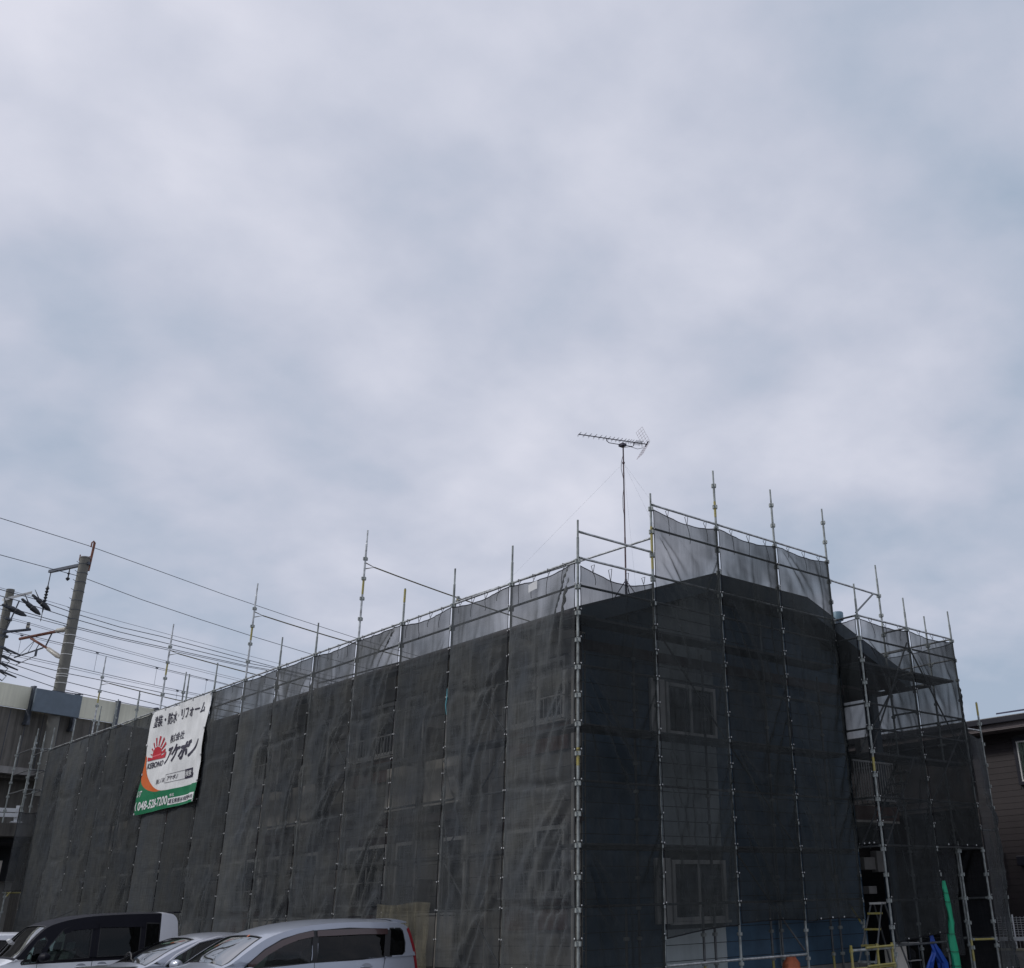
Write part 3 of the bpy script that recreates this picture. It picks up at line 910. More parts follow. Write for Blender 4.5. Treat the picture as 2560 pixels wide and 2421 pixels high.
def net(label, axis, plane, a0, a1, zt, zb, mt=NET, folds=5, sag=.09, hem=None, seed=0, gap=.014, amp=1.0, ties=True, strings=0, out=-1, cell=.05, nearside=1):
    rnd = random.Random(seed)
    b0, b1 = a0 + gap, a1 - gap
    nu = max(6, int((b1 - b0) / cell))
    nv = max(6, int((zt - zb) / cell))
    ul, vl = np.linspace(0, 1, nu + 1), np.linspace(0, 1, nv + 1)
    ul[1], ul[-2] = .02 / (b1 - b0), 1 - .02 / (b1 - b0)
    vl[1], vl[-2] = .022 / (zt - zb), 1 - .022 / (zt - zb)
    U, V = np.meshgrid(ul, vl)
    A = b0 + (b1 - b0) * U
    Zt = zt - sag * np.sin(PI * U) - .008 * np.abs(np.sin(4 * PI * U))
    Zb = np.full_like(U, zb)
    if hem:
        Zb = zb + hem[0] * (1 - U) + hem[1] * U + .03 * np.sin(PI * U)
    Z = Zt + (Zb - Zt) * V
    W = b1 - b0
    D = np.zeros_like(U)
    # billow between the posts
    D += .05 * amp * np.sin(PI * U) * np.sin(V * 5 + seed) + .03 * np.sin(PI * U)
    # diagonal folds starting at ties
    for k in range(folds):
        side = rnd.random() < .68 if nearside == 1 else rnd.random() < .5
        e = 0 if side else 1
        zf = zb + (zt - zb) * rnd.uniform(.15, 1.0)
        zf = cz(round((zf - .66) / PIT))
        ang = rnd.uniform(.9, 1.35)
        dx, dz = math.cos(ang) * (1 if side else -1), -math.sin(ang)
        ln = rnd.uniform(1.2, 2.6)
        ea = b0 if side else b1
        pa, pz = A - ea, Z - zf
        t = pa * dx + pz * dz
        # folds bend down as they go
        n = -pa * dz + pz * dx + .10 * t * t * (1 if side else -1) * .5
        w = .03 + .085 * np.clip(t, 0, 9)
        fall = np.clip(t / .25, 0, 1) * np.clip((ln - t) / (ln * .6), 0, 1)
        am = rnd.uniform(.06, .12) * amp
        x_ = n / w
        D += 1.75 * am * (w / .14) ** .5 * fall * (np.clip(1 - np.abs(x_), 0, 1) ** 1.15 + .55 * np.clip(1 - np.abs(x_ - 2.1), 0, 1))
    # long drape folds wandering down the sheet
    for k in range(3):
        uc = rnd.uniform(.12, .88)
        ww = rnd.uniform(.05, .13)
        path = (U - uc) * W + .16 * np.sin(Z * rnd.uniform(.5, 1.1) + rnd.uniform(0, 6)) + .05 * np.sin(Z * 2.7 + rnd.uniform(0, 6))
        D += rnd.uniform(.035, .08) * amp * np.clip(1 - np.abs(path) / ww, 0, 1) * (.55 + .45 * np.sin(Z * rnd.uniform(.7, 1.4) + rnd.uniform(0, 6))) * np.clip((zt - Z) * .8, .1, 1)
    # the rails behind hold the cloth in
    for zr in (5.45, 3.55, 1.65):
        D *= 1 - .55 * np.exp(-((Z - zr + .05 * np.sin(A * 3)) / .07) ** 2)
    # swags under the top edge
    # creases from packing: vertical and horizontal, and broad uneven waves
    for c in (.27, .52, .76):
        c += rnd.uniform(-.04, .04)
        D += .010 * np.exp(-((U - c) * W / .022) ** 2)
    zc = zt - rnd.uniform(.2, .6)
    while zc > zb:
        D += rnd.uniform(.008, .018) * np.exp(-((Z - zc - .05 * U * W) / .025) ** 2) * (.4 + .6 * np.sin(PI * U * rnd.uniform(.8, 2) + seed) ** 2)
        zc -= rnd.uniform(.35, .6)
    ph = rnd.uniform(0, 9)
    D += amp * .012 * np.sin(A * 7 + Z * 2.3 + ph) * np.sin(Z * 3.1 + A * 1.7 + ph * 2)
    nz = np.array([mnoise.noise(Vector((a * 2.6 + seed, z * 1.6, 0))) + .5 * mnoise.noise(Vector((a * 6 + seed, z * 5, 3))) for a, z in zip(A.ravel(), Z.ravel())]).reshape(U.shape)
    D += .012 * amp * nz * np.clip((zt - Z) * .9, .3, 1) * np.clip(np.minimum(U, 1 - U) * 8, 0.15, 1)
    # sharp creases between flatter patches
    n2 = np.array([abs(mnoise.noise(Vector((a * 1.5 + seed, z * 1.9 + .3 * a, 7)))) + .5 * abs(mnoise.noise(Vector((a * 4 - seed, z * 4.5, 11)))) for a, z in zip(A.ravel(), Z.ravel())]).reshape(U.shape)
    D += (.045 * amp * n2 + .02) * np.clip((zt - Z) * .9, .25, 1)
    D = np.maximum(D + .012, -.012 + .3 * np.minimum(D + .012, 0) * 0)
    D = .2 * np.tanh(D / .2)
    # edges pulled in between ties
    edge = .012 * np.abs(np.sin(PI * (Z - .66) / PIT))
    A = A + edge * np.clip(1 - U * 12, 0, 1) - edge * np.clip(1 - (1 - U) * 12, 0, 1)
    D = D * np.clip(np.minimum(U, 1 - U) * 14, 0, 1)
    P = plane + out * D
    n0 = nu + 1
    if axis == 'y':     # sheet in plane x=const, runs along y
        co = np.stack([P, A, Z], -1).reshape(-1, 3)
    else:
        co = np.stack([A, P, Z], -1).reshape(-1, 3)
    idx = np.arange(nv * nu)
    r, c = idx // nu, idx % nu
    q = r * n0 + c
    F = np.stack([q, q + n0, q + n0 + 1, q + 1], -1)
    if axis == 'y':
        F = F[:, ::-1]
    body = (c > 0) & (c < nu - 1) & (r > 0) & (r < nv - 1)
    me = bpy.data.meshes.new('net')
    me.vertices.add(len(co))
    me.vertices.foreach_set('co', co.ravel())
    me.loops.add(len(F) * 4)
    me.loops.foreach_set('vertex_index', F.ravel())
    me.polygons.add(len(F))
    me.polygons.foreach_set('loop_start', np.arange(len(F)) * 4)
    me.materials.append(mt)
    me.materials.append(HEM)
    me.polygons.foreach_set('material_index', (~body).astype(np.int32))
    me.polygons.foreach_set('use_smooth', np.ones(len(F), bool))
    me.update(calc_edges=True)
    me.validate()
    o = tag(link('mesh_net', me), label, 'net', NETS)

    def P3(a, z, d=0.0):
        return Vector((plane + out * d, a, z)) if axis == 'y' else Vector((a, plane + out * d, z))
    if ties:
        tm = MB()
        k = 0
        while cz(k) < zt - .1:
            z = cz(k) + .06
            if z > zb + .05:
                for a, sg in ((b0, -1), (b1, 1)):
                    if rnd.random() < .12:
                        continue
                    c = P3(a - sg * .018, z + rnd.uniform(-.01, .01), .012)
                    nrm = Vector((-1, 0, 0)) if axis == 'y' else Vector((0, -1, 0))
                    tm.lathe(c - nrm * .004, [(.003, 0), (.013, .001), (.013, .006), (.008, .009)], 7, nrm)
                    tm.tube(c, P3(a + sg * .05, z - .02, -.02), .004, n=4, mi=1)
            k += 1
        # eyelets along the hem
        for j in range(1, 5):
            a = b0 + (b1 - b0) * j / 5
            zz = float(np.interp(j / 5, np.linspace(0, 1, nu + 1), Zb[0])) + .03
            nrm = Vector((-1, 0, 0)) if axis == 'y' else Vector((0, -1, 0))
            tm.lathe(P3(a, zz, .05), [(.004, 0), (.017, .001), (.017, .006), (.010, .010)], 7, nrm)
        stuff(tm.build('eyelet_ties', [EYE, CORD], o))
    if strings:
        sm = MB()
        for j in range(strings):
            f = (j + .7) / (strings + .4)
            a = b0 + (b1 - b0) * f
            z = zt - sag * math.sin(PI * f)
            L = rnd.uniform(.15, .42)
            b = rnd.uniform(-.08, .08)
            sm.path([P3(a, z + .02, .03), P3(a + .03, zt + .06, .03), P3(a + .01, zt + .05, -.04), P3(a - .01, z - .02, .04)], .006, 4)
            sm.path([P3(a, z - .01, .035), P3(a + b * .5, z - L * .4, .05), P3(a + b, z - L * .75, .045), P3(a + b * .6, z - L, .05)], .0055, 4)
        stuff(sm.build('tie_strings', CORD, o))
    return o


ORD = ['nearest the corner post', 'second', 'third', 'fourth', 'fifth', 'sixth', 'seventh', 'eighth', 'ninth', 'tenth', 'eleventh', 'twelfth', 'thirteenth', 'fourteenth', 'last']
for i in range(15):
    zb = .74 if i < 3 else .7
    if i == 0:
        lb = 'dark mesh net on the long side, directly left of the yellow banded corner post'
    elif i == 2:
        lb = 'dark mesh net on the long side with a beige patch at its foot'
    elif i in (8, 9):
        lb = 'dark mesh net %s' % ('hanging below the right half of the company banner', 'hanging below the left half of the company banner')[i - 8]
    elif i == 14:
        lb = 'dark mesh net on the long side, farthest from the corner by the viaduct'
    else:
        lb = 'dark mesh net on the long side, %s sheet counted left from the corner post' % ORD[i]
    net(lb, 'y', -.04, LY[i], LY[i + 1], 7.27, zb, folds=(9 if i < 5 else 7) if i < 8 else (0 if i in (8, 9) else 5), seed=11 + i * 3, sag=(.07, .12, .10, .06, .05)[i % 5] * (1 if i < 6 else .4),
        strings=4 if i < 5 else 2, cell=.045 if i < 6 else .07, gap=.011 if i < 7 else .004,
        amp=.12 if i in (8, 9) else (.3 if i == 2 else (1.15 if i < 6 else .9)))
# added beige sheet, painting the light on the net foot of the third bay
mb = MB()
nn = 30
for r_ in range(nn + 1):
    for c_ in range(nn + 1):
        u, v = c_ / nn, r_ / nn
        mb.v.append((-.155 - .02 * math.sin(u * 9 + v * 4) * math.sin(v * 7) - .012 * math.sin(u * 40 + math.sin(v * 5)), 3.97 + 1.78 * u, .72 + 1.08 * v + .02 * math.sin(u * 7)))
for r_ in range(nn):
    for c_ in range(nn):
        q = r_ * (nn + 1) + c_
        mb.f.append([q, q + nn + 1, q + nn + 2, q + 1])
        mb.m.append(0)
tag(mb.build('lit_net_sheet', NETL, smooth=True), 'added thin beige sheet painting the light on the foot of the netting behind the silver wagon', 'sheet')

pt = MB()
for r_ in range(5):
    for c_ in range(5):
        u, v = c_ / 4, r_ / 4
        pt.v.append((-.10 - .012 * math.sin(u * 3), 1.30 - .26 * u, 6.98 + .15 * v + .03 * u))
for r_ in range(4):
    for c_ in range(4):
        q = r_ * 5 + c_
        pt.f.append([q, q + 1, q + 6, q + 5])
        pt.m.append(0)
tag(pt.build('paper_tag', EYE, smooth=True), 'small white paper tag on the netting top just left of the corner post', 'tag')
net('tall dark mesh net on the gable end, directly right of the corner post', 'x', -.04, 0, GX[1], 7.22, .62, NETB, 9, .2, seed=71, strings=4, nearside=0, cell=.045)
net('dark mesh net over the two gable windows, its hem cut above the grey siding', 'x', -.04, GX[1], GX[2], 8.72, 1.16, NETB, 10, .16, hem=(-.04, .12), seed=83, strings=3, nearside=0, cell=.045)
net('dark mesh net on the gable between the window bay and the last gable bay', 'x', -.04, GX[2], GX[3], 8.72, 1.30, NETB, 10, .13, hem=(0, .0), seed=97, strings=3, nearside=0, cell=.045)
net('dark mesh net on the gable beside the stair tower, above blue siding', 'x', -.04, GX[3], GX[4], 8.72, 1.28, NETB, 10, .10, hem=(0, .0), seed=101, strings=3, nearside=0, cell=.045)
net('narrow mesh net turning back from the stair tower to the gable', 'y', 7.50, YT, 0, 7.28, 2.65, NETB, 3, .03, seed=113, gap=.03, strings=0)
net('mesh net on the left bay of the stair tower, nearly down to the blue tarp', 'x', YT - .04, TX[0], TX[1], 7.27, .84, NETT, 8, .09, hem=(0, .12), seed=127, strings=3, nearside=0)
net('mesh net on the right bay of the stair tower, ending above the dark opening', 'x', YT - .04, TX[1], TX[2], 7.27, 2.64, NETT, 7, .07, seed=131, strings=3, nearside=0)
net('narrow dark net beside the brown house, right of the stair tower', 'x', YT - .02, TX[2] + .02, 12.08, 5.16, .18, NET, 5, .12, seed=139, gap=.02)
net('mesh net on the right flank of the stair tower, seen through its front', 'y', 11.40, YT, 1.9, 7.27, 3.3, NETT, 3, .05, seed=149, ties=False, out=1)
net('upper net on the right flank behind the stair tower, its lower edge raised', 'y', 11.40, 1.95, 5.8, 7.27, 5.25, NETT, 4, .06, seed=163, ties=False, out=1)
net('added opaque black sheet on the right flank, standing in for the shade behind the dark opening of the stair tower', 'y', 11.42, YT + .02, 8.6, 3.5, .02, HEM, 5, .06, seed=167, ties=False, out=1)  # added sheet, its black stands in for the dark covered passage
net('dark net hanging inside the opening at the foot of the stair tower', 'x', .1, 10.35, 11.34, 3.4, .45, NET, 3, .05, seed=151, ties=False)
net('narrow net wing beyond the far left end of the long side', 'x', 28.92, -.62, -.02, 5.22, 2.7, NET, 3, .05, seed=157, gap=.01, ties=False, cell=.07)

# ------------------------------------------------------------------ banner
bn_ = thing('banner', 'white and green company banner with red sun emblem and Japanese lettering tied on the netting', 'banner')
YL = 18.98


def bmap(a, z, off=0.0):
    """a: metres from the left edge, z height; the cloth has soft folds"""
    u = a / 3.9
    v = (7.22 - z) / 2.8
    d = .03 * math.sin(u * 11 + v * 3) + .022 * math.sin(v * 9 + u * 4) + .02 * abs(math.sin(u * 7 - v * 6)) + .05 * math.exp(-((u - .55 + .1 * v) / .03) ** 2) * max(0, 1 - v * 1.4)
    d += .03 * math.exp(-((u - .97 + .05 * v) / .03) ** 2) + .02 * mnoise.noise(Vector((a * 2.2, z * 2.2, 4)))
    yy = YL - a
    if v > .45:            # the lower corners flare out to the left
        yy += .22 * (v - .45) ** 1.2 * (1 - u) ** 2 * 1.8
    return Vector((-.185 - d - off * 1.5, yy, z - .03 * math.sin(PI * u) * (1 - v) + (.05 * u - .03) * max(0, v)))


def grid_region(poly, name, m, off, parent, step=.07):
    """a flat print: polygon in (a,z) mapped on to the cloth"""
    bm = bmesh.new()
    pts = [Vector((p[0], p[1], 0)) for p in poly]
    vs = [bm.verts.new(p) for p in pts]
    for t in tessellate_polygon([pts]):
        try:
            bm.faces.new([vs[i] for i in t])
        except ValueError:
            pass
    xs = [p.x for p in pts]
    ys = [p.y for p in pts]
    x = math.floor(min(xs) / step) * step + step
    while x < max(xs):
        bmesh.ops.bisect_plane(bm, geom=bm.verts[:] + bm.edges[:] + bm.faces[:], plane_co=(x, 0, 0), plane_no=(1, 0, 0))
        x += step
    y = math.floor(min(ys) / step) * step + step
    while y < max(ys):
        bmesh.ops.bisect_plane(bm, geom=bm.verts[:] + bm.edges[:] + bm.faces[:], plane_co=(0, y, 0), plane_no=(0, 1, 0))
        y += step
    for v in bm.verts:
        v.co = bmap(v.co.x, v.co.y, off)
    bmesh.ops.recalc_face_normals(bm, faces=bm.faces)
    me = bpy.data.meshes.new(name)
    bm.to_mesh(me)
    bm.free()
    me.materials.append(m)
    me.polygons.foreach_set('use_smooth', [True] * len(me.polygons))
    return link(name, me, parent)


cl = MB()
nx_, nz_ = 180, 130
for r_ in range(nz_ + 1):
    for c_ in range(nx_ + 1):
        cl.v.append(tuple(bmap(3.9 * c_ / nx_, 4.42 + 2.8 * r_ / nz_)))
for r_ in range(nz_):
    for c_ in range(nx_):
        q = r_ * (nx_ + 1) + c_
        cl.f.append([q, q + 1, q + nx_ + 2, q + nx_ + 1])
        cl.m.append(0)
cl.build('cloth', BANW, bn_, smooth=True)


def arc_curve(x0, z0, x1, z1, n=14, p=2.0):
    """quarter superellipse from left edge down to the bottom band"""
    out = []
    for k in range(n + 1):
        t = PI / 2 * k / n
        out.append((x1 - (x1 - x0) * math.cos(t) ** (2 / p), z0 - (z0 - z1) * math.sin(t) ** (2 / p)))
    return out


white_edge = arc_curve(.10, 5.85, 2.0, 4.90)
grid_region([(0, 5.45)] + arc_curve(0.0, 5.45, 1.5, 4.92, 10) + [(2.0, 4.90), (3.9, 4.90), (3.9, 4.42), (0, 4.42)], 'green_field', BANG, .004, bn_)
grid_region([(0, 6.02)] + arc_curve(.10, 5.95, 2.0, 4.905, 16) + arc_curve(0.0, 5.45, 1.5, 4.925, 10)[::-1], 'orange_arc', BANO, .006, bn_)


def text(parent, s, a, z, w, h, m, off=.008, bold=.0, shear=0.0, name='lettering', slope=0.0, heavy=.010):
    c = bpy.data.curves.new('t', 'FONT')
    c.body = s
    c.resolution_u = 3
    c.offset = bold
    o = bpy.data.objects.new('t', c)
    COL.objects.link(o)
    bpy.context.view_layer.update()
    me = bpy.data.meshes.new_from_object(o.evaluated_get(bpy.context.evaluated_depsgraph_get()))
    bpy.data.objects.remove(o)
    xs = [v.co.x for v in me.vertices]
    ys = [v.co.y for v in me.vertices]
    x0, x1, y0, y1 = min(xs), max(xs), min(ys), max(ys)
    src = [(v.co.x, v.co.y) for v in me.vertices]
    fs = [list(p.vertices) for p in me.polygons]
    mb = MB()
    k = heavy * h
    for i, (ox, oy) in enumerate(((0, 0), (k, 0), (-k, 0), (0, k * .7), (0, -k * .7)) if heavy else ((0, 0),)):
        mb.add([bmap(a + (x - x0) / (x1 - x0) * w + shear * (y - y0) / (y1 - y0) * h + ox, z + (y - y0) / (y1 - y0) * h + slope * (x - x0) / (x1 - x0) + oy, off + .0004 * i)
                for x, y in src], fs)
    bpy.data.meshes.remove(me)
    o = mb.build(name, m, parent)
    return stuff(o) if h < .2 else o


text(bn_, '塗装・防水・リフォーム', .30, 6.74, 3.32, .33, BANK, bold=.006, shear=.1)
text(bn_, '株式会社', 1.52, 6.19, 1.08, .23, BANK, bold=.005)
text(bn_, 'アケボノ', 1.40, 5.64, 2.02, .46, BANK, bold=.01, shear=.38, heavy=.045)
text(bn_, 'KEBONO', .24, 5.62, 1.06, .155, BANK, bold=.01, shear=.1)
text(bn_, '詳しくは', 1.10, 5.13, .70, .13, BANK, bold=.004)
text(bn_, 'アケボノ', 1.93, 5.15, .62, .12, BANK, bold=.012, shear=.2)
for poly in ([(1.83, 5.09), (2.98, 5.09), (2.98, 5.10), (1.83, 5.10)], [(1.83, 5.31), (2.98, 5.31), (2.98, 5.32), (1.83, 5.32)], [(1.83, 5.1), (1.84, 5.1), (1.84, 5.31), (1.83, 5.31)]):
    grid_region(poly, 'search_box_line', BANK, .007, bn_)
grid_region([(2.98, 5.08), (3.44, 5.08), (3.44, 5.33), (2.98, 5.33)], 'search_button', BANK, .006, bn_)
text(bn_, '検索', 3.03, 5.13, .36, .15, BANP, off=.012, bold=.003)
grid_region([(3.40, 5.24), (3.60, 5.16), (3.53, 5.13), (3.58, 5.07), (3.52, 5.05), (3.48, 5.11), (3.43, 5.07)], 'cursor_arrow', BANK, .012, bn_)
text(bn_, '048-528-7200', .18, 4.52, 1.92, .23, BANP, bold=.02, shear=.12)
text(bn_, '(', -.0 + .02, 4.53, .09, .22, BANP, bold=.02)
text(bn_, 'いT', .03, 4.88, .22, .17, BANP, bold=.02, shear=.2)
text(bn_, '本社', 2.2, 4.70, .26, .085, BANP, bold=.003)
grid_region([(2.15, 4.49), (3.86, 4.49), (3.86, 4.665), (2.15, 4.665)], 'address_field', BANP, .007, bn_)
text(bn_, '埼玉県熊谷市肥塚1410', 2.2, 4.515, 1.60, .125, BANK, off=.012, bold=.0, heavy=.015)
# red sun emblem: half disc with rays standing on a wedge base
sc_, sz_ = .75, 5.93
hd = [(sc_ - .27, sz_ - .03)] + [(sc_ + .26 * math.cos(t), sz_ + .02 + .24 * math.sin(t)) for t in np.linspace(PI, 0, 15)] + [(sc_ + .27, sz_ - .03)]
grid_region(hd, 'sun_disc', BANR, .008, bn_, .05)
for k, ang in enumerate((14, 36, 58, 80, 102, 124, 146, 168)):
    t = R(ang)
    r0, r1, hw = .275, (.50, .55, .56, .55, .52, .46, .42, .40)[k], (.055, .05, .042, .04, .035, .03, .025, .02)[k]
    dx, dz = math.cos(t), math.sin(t)
    grid_region([(sc_ + dx * r0 - dz * hw * .5, sz_ + dz * r0 + dx * hw * .5), (sc_ + dx * r1 - dz * hw, sz_ + dz * r1 + dx * hw),
                 (sc_ + dx * r1 + dz * hw, sz_ + dz * r1 - dx * hw), (sc_ + dx * r0 + dz * hw * .5, sz_ + dz * r0 - dx * hw * .5)], 'sun_ray', BANR, .008, bn_, .2)
grid_region([(.18, 5.84), (1.34, 5.84), (1.34, 6.0), (.98, 5.90), (.5, 5.90), (.18, 5.95)], 'emblem_base', BANR, .009, bn_, .1)
et = MB()
for a, z in ((0.02, 7.2), (1.0, 7.2), (1.95, 7.2), (2.9, 7.2), (3.88, 7.2), (0.02, 6.3), (3.88, 6.3), (3.88, 5.6), (0.02, 5.5), (0.02, 4.45), (3.88, 4.45), (3.88, 4.95)):
    p = bmap(a, z, .01)
    et.lathe(p, [(.004, 0), (.03, .001), (.03, .01), (.012, .012)], 8, (-1, 0, 0))
    et.tube(p, p + Vector((.09, .05 * (1 if a < 1 else -1), .05)), .008, n=4, mi=1)
et.build('grommets', [EYE, CORD], bn_)

# ------------------------------------------------------------------ small things by the gable
ld = thing('step_ladder', 'aluminium step ladder standing in the gap behind the yellow base frame', 'ladder')
for s_, x0, x1 in ((1, 6.95, 7.70), (1, 8.45, 7.80)):
    for dy in (-.42, -.02):
        nm = 'side_rail'
        MB().tube((x0, dy - .03 if dy < -.2 else dy + .03, .02), (x1, dy + (.07 if dy < -.2 else -.07), 1.55), .018, n=8).build(nm, GALV_D, ld)
for k in range(5):
    f = (k + .8) / 5.4
    xs_, zz = 6.95 + .75 * f, 1.53 * f
    box('step', YEL if k > 1 else GALV_G, ld, xs_ - .05, xs_ + .06, -.44 + .08 * f, .0 - .08 * f, zz, zz + .035)
box('top_cap', ALU, ld, 7.66, 7.84, -.36, -.08, 1.54, 1.58)

gsh = MB()
pts = [(1.95, 0, .035), (1.80, .01, .05), (1.5, .04, .06), (1.25, .07, .055), (1.15, .06, .075), (.95, .02, .08), (.7, .03, .085), (.45, .05, .09), (.22, .05, .10)]
gv = []
n_ = 14
for z, dx, r in pts:
    for k in range(n_):
        t = 2 * PI * k / n_
        rr = r * (1 + .18 * math.sin(3 * t + z * 7) + .06 * math.sin(7 * t - z * 13))
        gv.append((9.44 + dx + 1.25 * rr * math.cos(t), YT - .10 + rr * .8 * math.sin(t), z))
gf = [[i * n_ + k, (i + 1) * n_ + k, (i + 1) * n_ + (k + 1) % n_, i * n_ + (k + 1) % n_] for i in range(len(pts) - 1) for k in range(n_)]
gr = thing('green_pad', 'bright green protective sheet wrapped round the middle post of the stair tower', 'sheet')
gsh.add(gv, gf).build('wrap', GREENC, gr, smooth=True)
gb = MB()
for z in (1.72, 1.55, .95, .62, .36):
    i = np.interp(z, [p[0] for p in pts][::-1], [p[2] for p in pts][::-1])
    dx = np.interp(z, [p[0] for p in pts][::-1], [p[1] for p in pts][::-1])
    gb.path([(9.44 + dx + (i * 1.45) * math.cos(t), YT - .10 + i * 1.0 * math.sin(t), z + .01 * math.sin(t)) for t in np.linspace(0, 2 * PI, 15)], .006, 4)
gb.build('binding_cord', CORD, gr)

bt = MB()
for (pts_, r_) in (([(8.93, -.62, .95), (8.97, -.62, .78), (9.05, -.64, .62), (9.2, -.64, .42), (9.28, -.62, .15), (9.3, -.6, .02)], [.03, .06, .07, .085, .10, .11]),
                   ([(9.02, -.6, .70), (8.93, -.62, .58), (8.80, -.62, .46), (8.68, -.6, .25), (8.62, -.58, .02)], [.04, .05, .055, .07, .08])):
    n = 12
    vs = []
    for i, (p, r) in enumerate(zip(pts_, r_)):
        for k in range(n):
            t = 2 * PI * k / n
            rr = r * 1.5 * (1 + .3 * math.sin(4 * t + i * 1.3) + .12 * math.sin(7 * t - i))
            vs.append((p[0] + rr * math.cos(t), p[1] + rr * .5 * math.sin(t), p[2]))
    bt.add(vs, [[i * n + k, (i + 1) * n + k, (i + 1) * n + (k + 1) % n, i * n + (k + 1) % n] for i in range(len(pts_) - 1) for k in range(n)])
tag(bt.build('blue_tarp', BLUEC, smooth=True), 'bright blue tarpaulin hanging twisted below the stair tower net', 'tarp')
oc = MB()
prof = []
for k in range(13):
    t = PI / 2 * k / 12
    prof.append((.24 * math.cos(t) ** .75 + .012 * math.sin(k * 2), .05 + .66 * math.sin(t) ** .9))
oc.lathe((5.42, .25, 0), [(.23, 0.0)] + prof, 20)
for i, v in enumerate(oc.v):
    a = math.atan2(v[1] - .25, v[0] - 5.42)
    k_ = 1 + .07 * math.sin(5 * a + v[2] * 6) + .03 * math.sin(11 * a)
    oc.v[i] = (5.42 + (v[0] - 5.42) * k_ + .05 * v[2], .25 + (v[1] - .25) * k_ * .8, v[2])
tag(oc.build('cloth_bundle', ORANGE, smooth=True), 'rounded orange cloth bundle standing under the low rail by the blue siding', 'bundle')
# stacked crates and machine behind the tower
sh = thing('storage_rack', 'low metal rack holding dark gear under the stair tower net', 'rack')
for x in (9.0, 9.36):
    for y in (.0, .35):
        MB().tube((x, y, 0), (x, y, .82), .012, n=6).build('upright', STEELD, sh)
for z in (.12, .45, .78):
    box('shelf', ALU, sh, 8.98, 9.38, -.02, .37, z, z + .015)
MB().lathe((9.2, .15, .47), [(.05, 0), (.13, .02), (.14, .14), (.09, .2), (.03, .24)], 14).build('gear', DARK, sh, smooth=True)
wb = tag(box('utility_box', CREAMW, None, 8.25, 8.62, -.2, .1, .05, .78, bevel=.02), 'pale utility box at the foot of the stair tower left of the blue tarp', 'box')
wb2 = tag(box('block_stack', CONCL, None, 7.9, 8.15, -.6, -.35, .0, .3, bevel=.01), 'small pale concrete block below the yellow base frame', 'block')
st_ = tag(MB().path([(0.0 - .075, 3.86, 5.62), (-.08, 3.85, 5.45), (-.085, 3.87, 5.3), (-.08, 3.84, 5.12)], [.006, .014, .012, .006], 5).build('strap', TAPE), 'short teal strap dangling at the seam left of the corner bay', 'strap')

# ------------------------------------------------------------------ cars


def spline(pts, n):
    """Catmull-Rom through 2-D points, roughly n samples"""
    P = [Vector(p) for p in pts]
    P = [P[0] * 2 - P[1]] + P + [P[-1] * 2 - P[-2]]
    out = []
    per = max(2, n // (len(P) - 3))
    for i in range(1, len(P) - 2):
        p0, p1, p2, p3 = P[i - 1], P[i], P[i + 1], P[i + 2]
        d1 = max((p1 - p0).length, 1e-4) ** .5
        d2 = max((p2 - p1).length, 1e-4) ** .5
        d3 = max((p3 - p2).length, 1e-4) ** .5
        for k in range(per):
            t = k / per
            # centripetal tangents
            m1 = ((p1 - p0) / d1 - (p2 - p0) / (d1 + d2) + (p2 - p1) / d2) * d2
            m2 = ((p2 - p1) / d2 - (p3 - p1) / (d2 + d3) + (p3 - p2) / d3) * d2
            h = (2 * t ** 3 - 3 * t ** 2 + 1, t ** 3 - 2 * t ** 2 + t, -2 * t ** 3 + 3 * t ** 2, t ** 3 - t ** 2)
            out.append(p1 * h[0] + m1 * h[1] + p2 * h[2] + m2 * h[3])
    out.append(P[-2])
    return out


def domain(loops, fx, step_x, step_y, extra=()):
    """triangulated polygon with holes in a 2-D domain, cut on a grid, then mapped with fx"""
    bm = bmesh.new()
    L = [[Vector((p[0], p[1], 0)) for p in lp] for lp in loops]
    allp = [p for lp in L for p in lp]
    vs = [bm.verts.new(p) for p in allp]
    for t in tessellate_polygon(L):
        try:
            bm.faces.new([vs[i] for i in t])
        except ValueError:
            pass
    bmesh.ops.remove_doubles(bm, verts=bm.verts, dist=1e-5)
    xs = [p.x for p in L[0]]
    ys = [p.y for p in L[0]]
    for (lo, hi, st, no) in ((min(xs), max(xs), step_x, (1, 0, 0)), (min(ys), max(ys), step_y, (0, 1, 0))):
        v = lo + st
        while v < hi - 1e-3:
            co = (v + 1.7e-4, 0, 0) if no[0] else (0, v + 1.7e-4, 0)
            bmesh.ops.bisect_plane(bm, geom=bm.verts[:] + bm.edges[:] + bm.faces[:], plane_co=co, plane_no=no)
            v += st
    for co, no in extra:
        bmesh.ops.bisect_plane(bm, geom=bm.verts[:] + bm.edges[:] + bm.faces[:], plane_co=co, plane_no=no)
    cents = [f.calc_center_median().copy() for f in bm.faces]
    for v in bm.verts:
        v.co = fx(v.co.x, v.co.y)
    return bm, cents


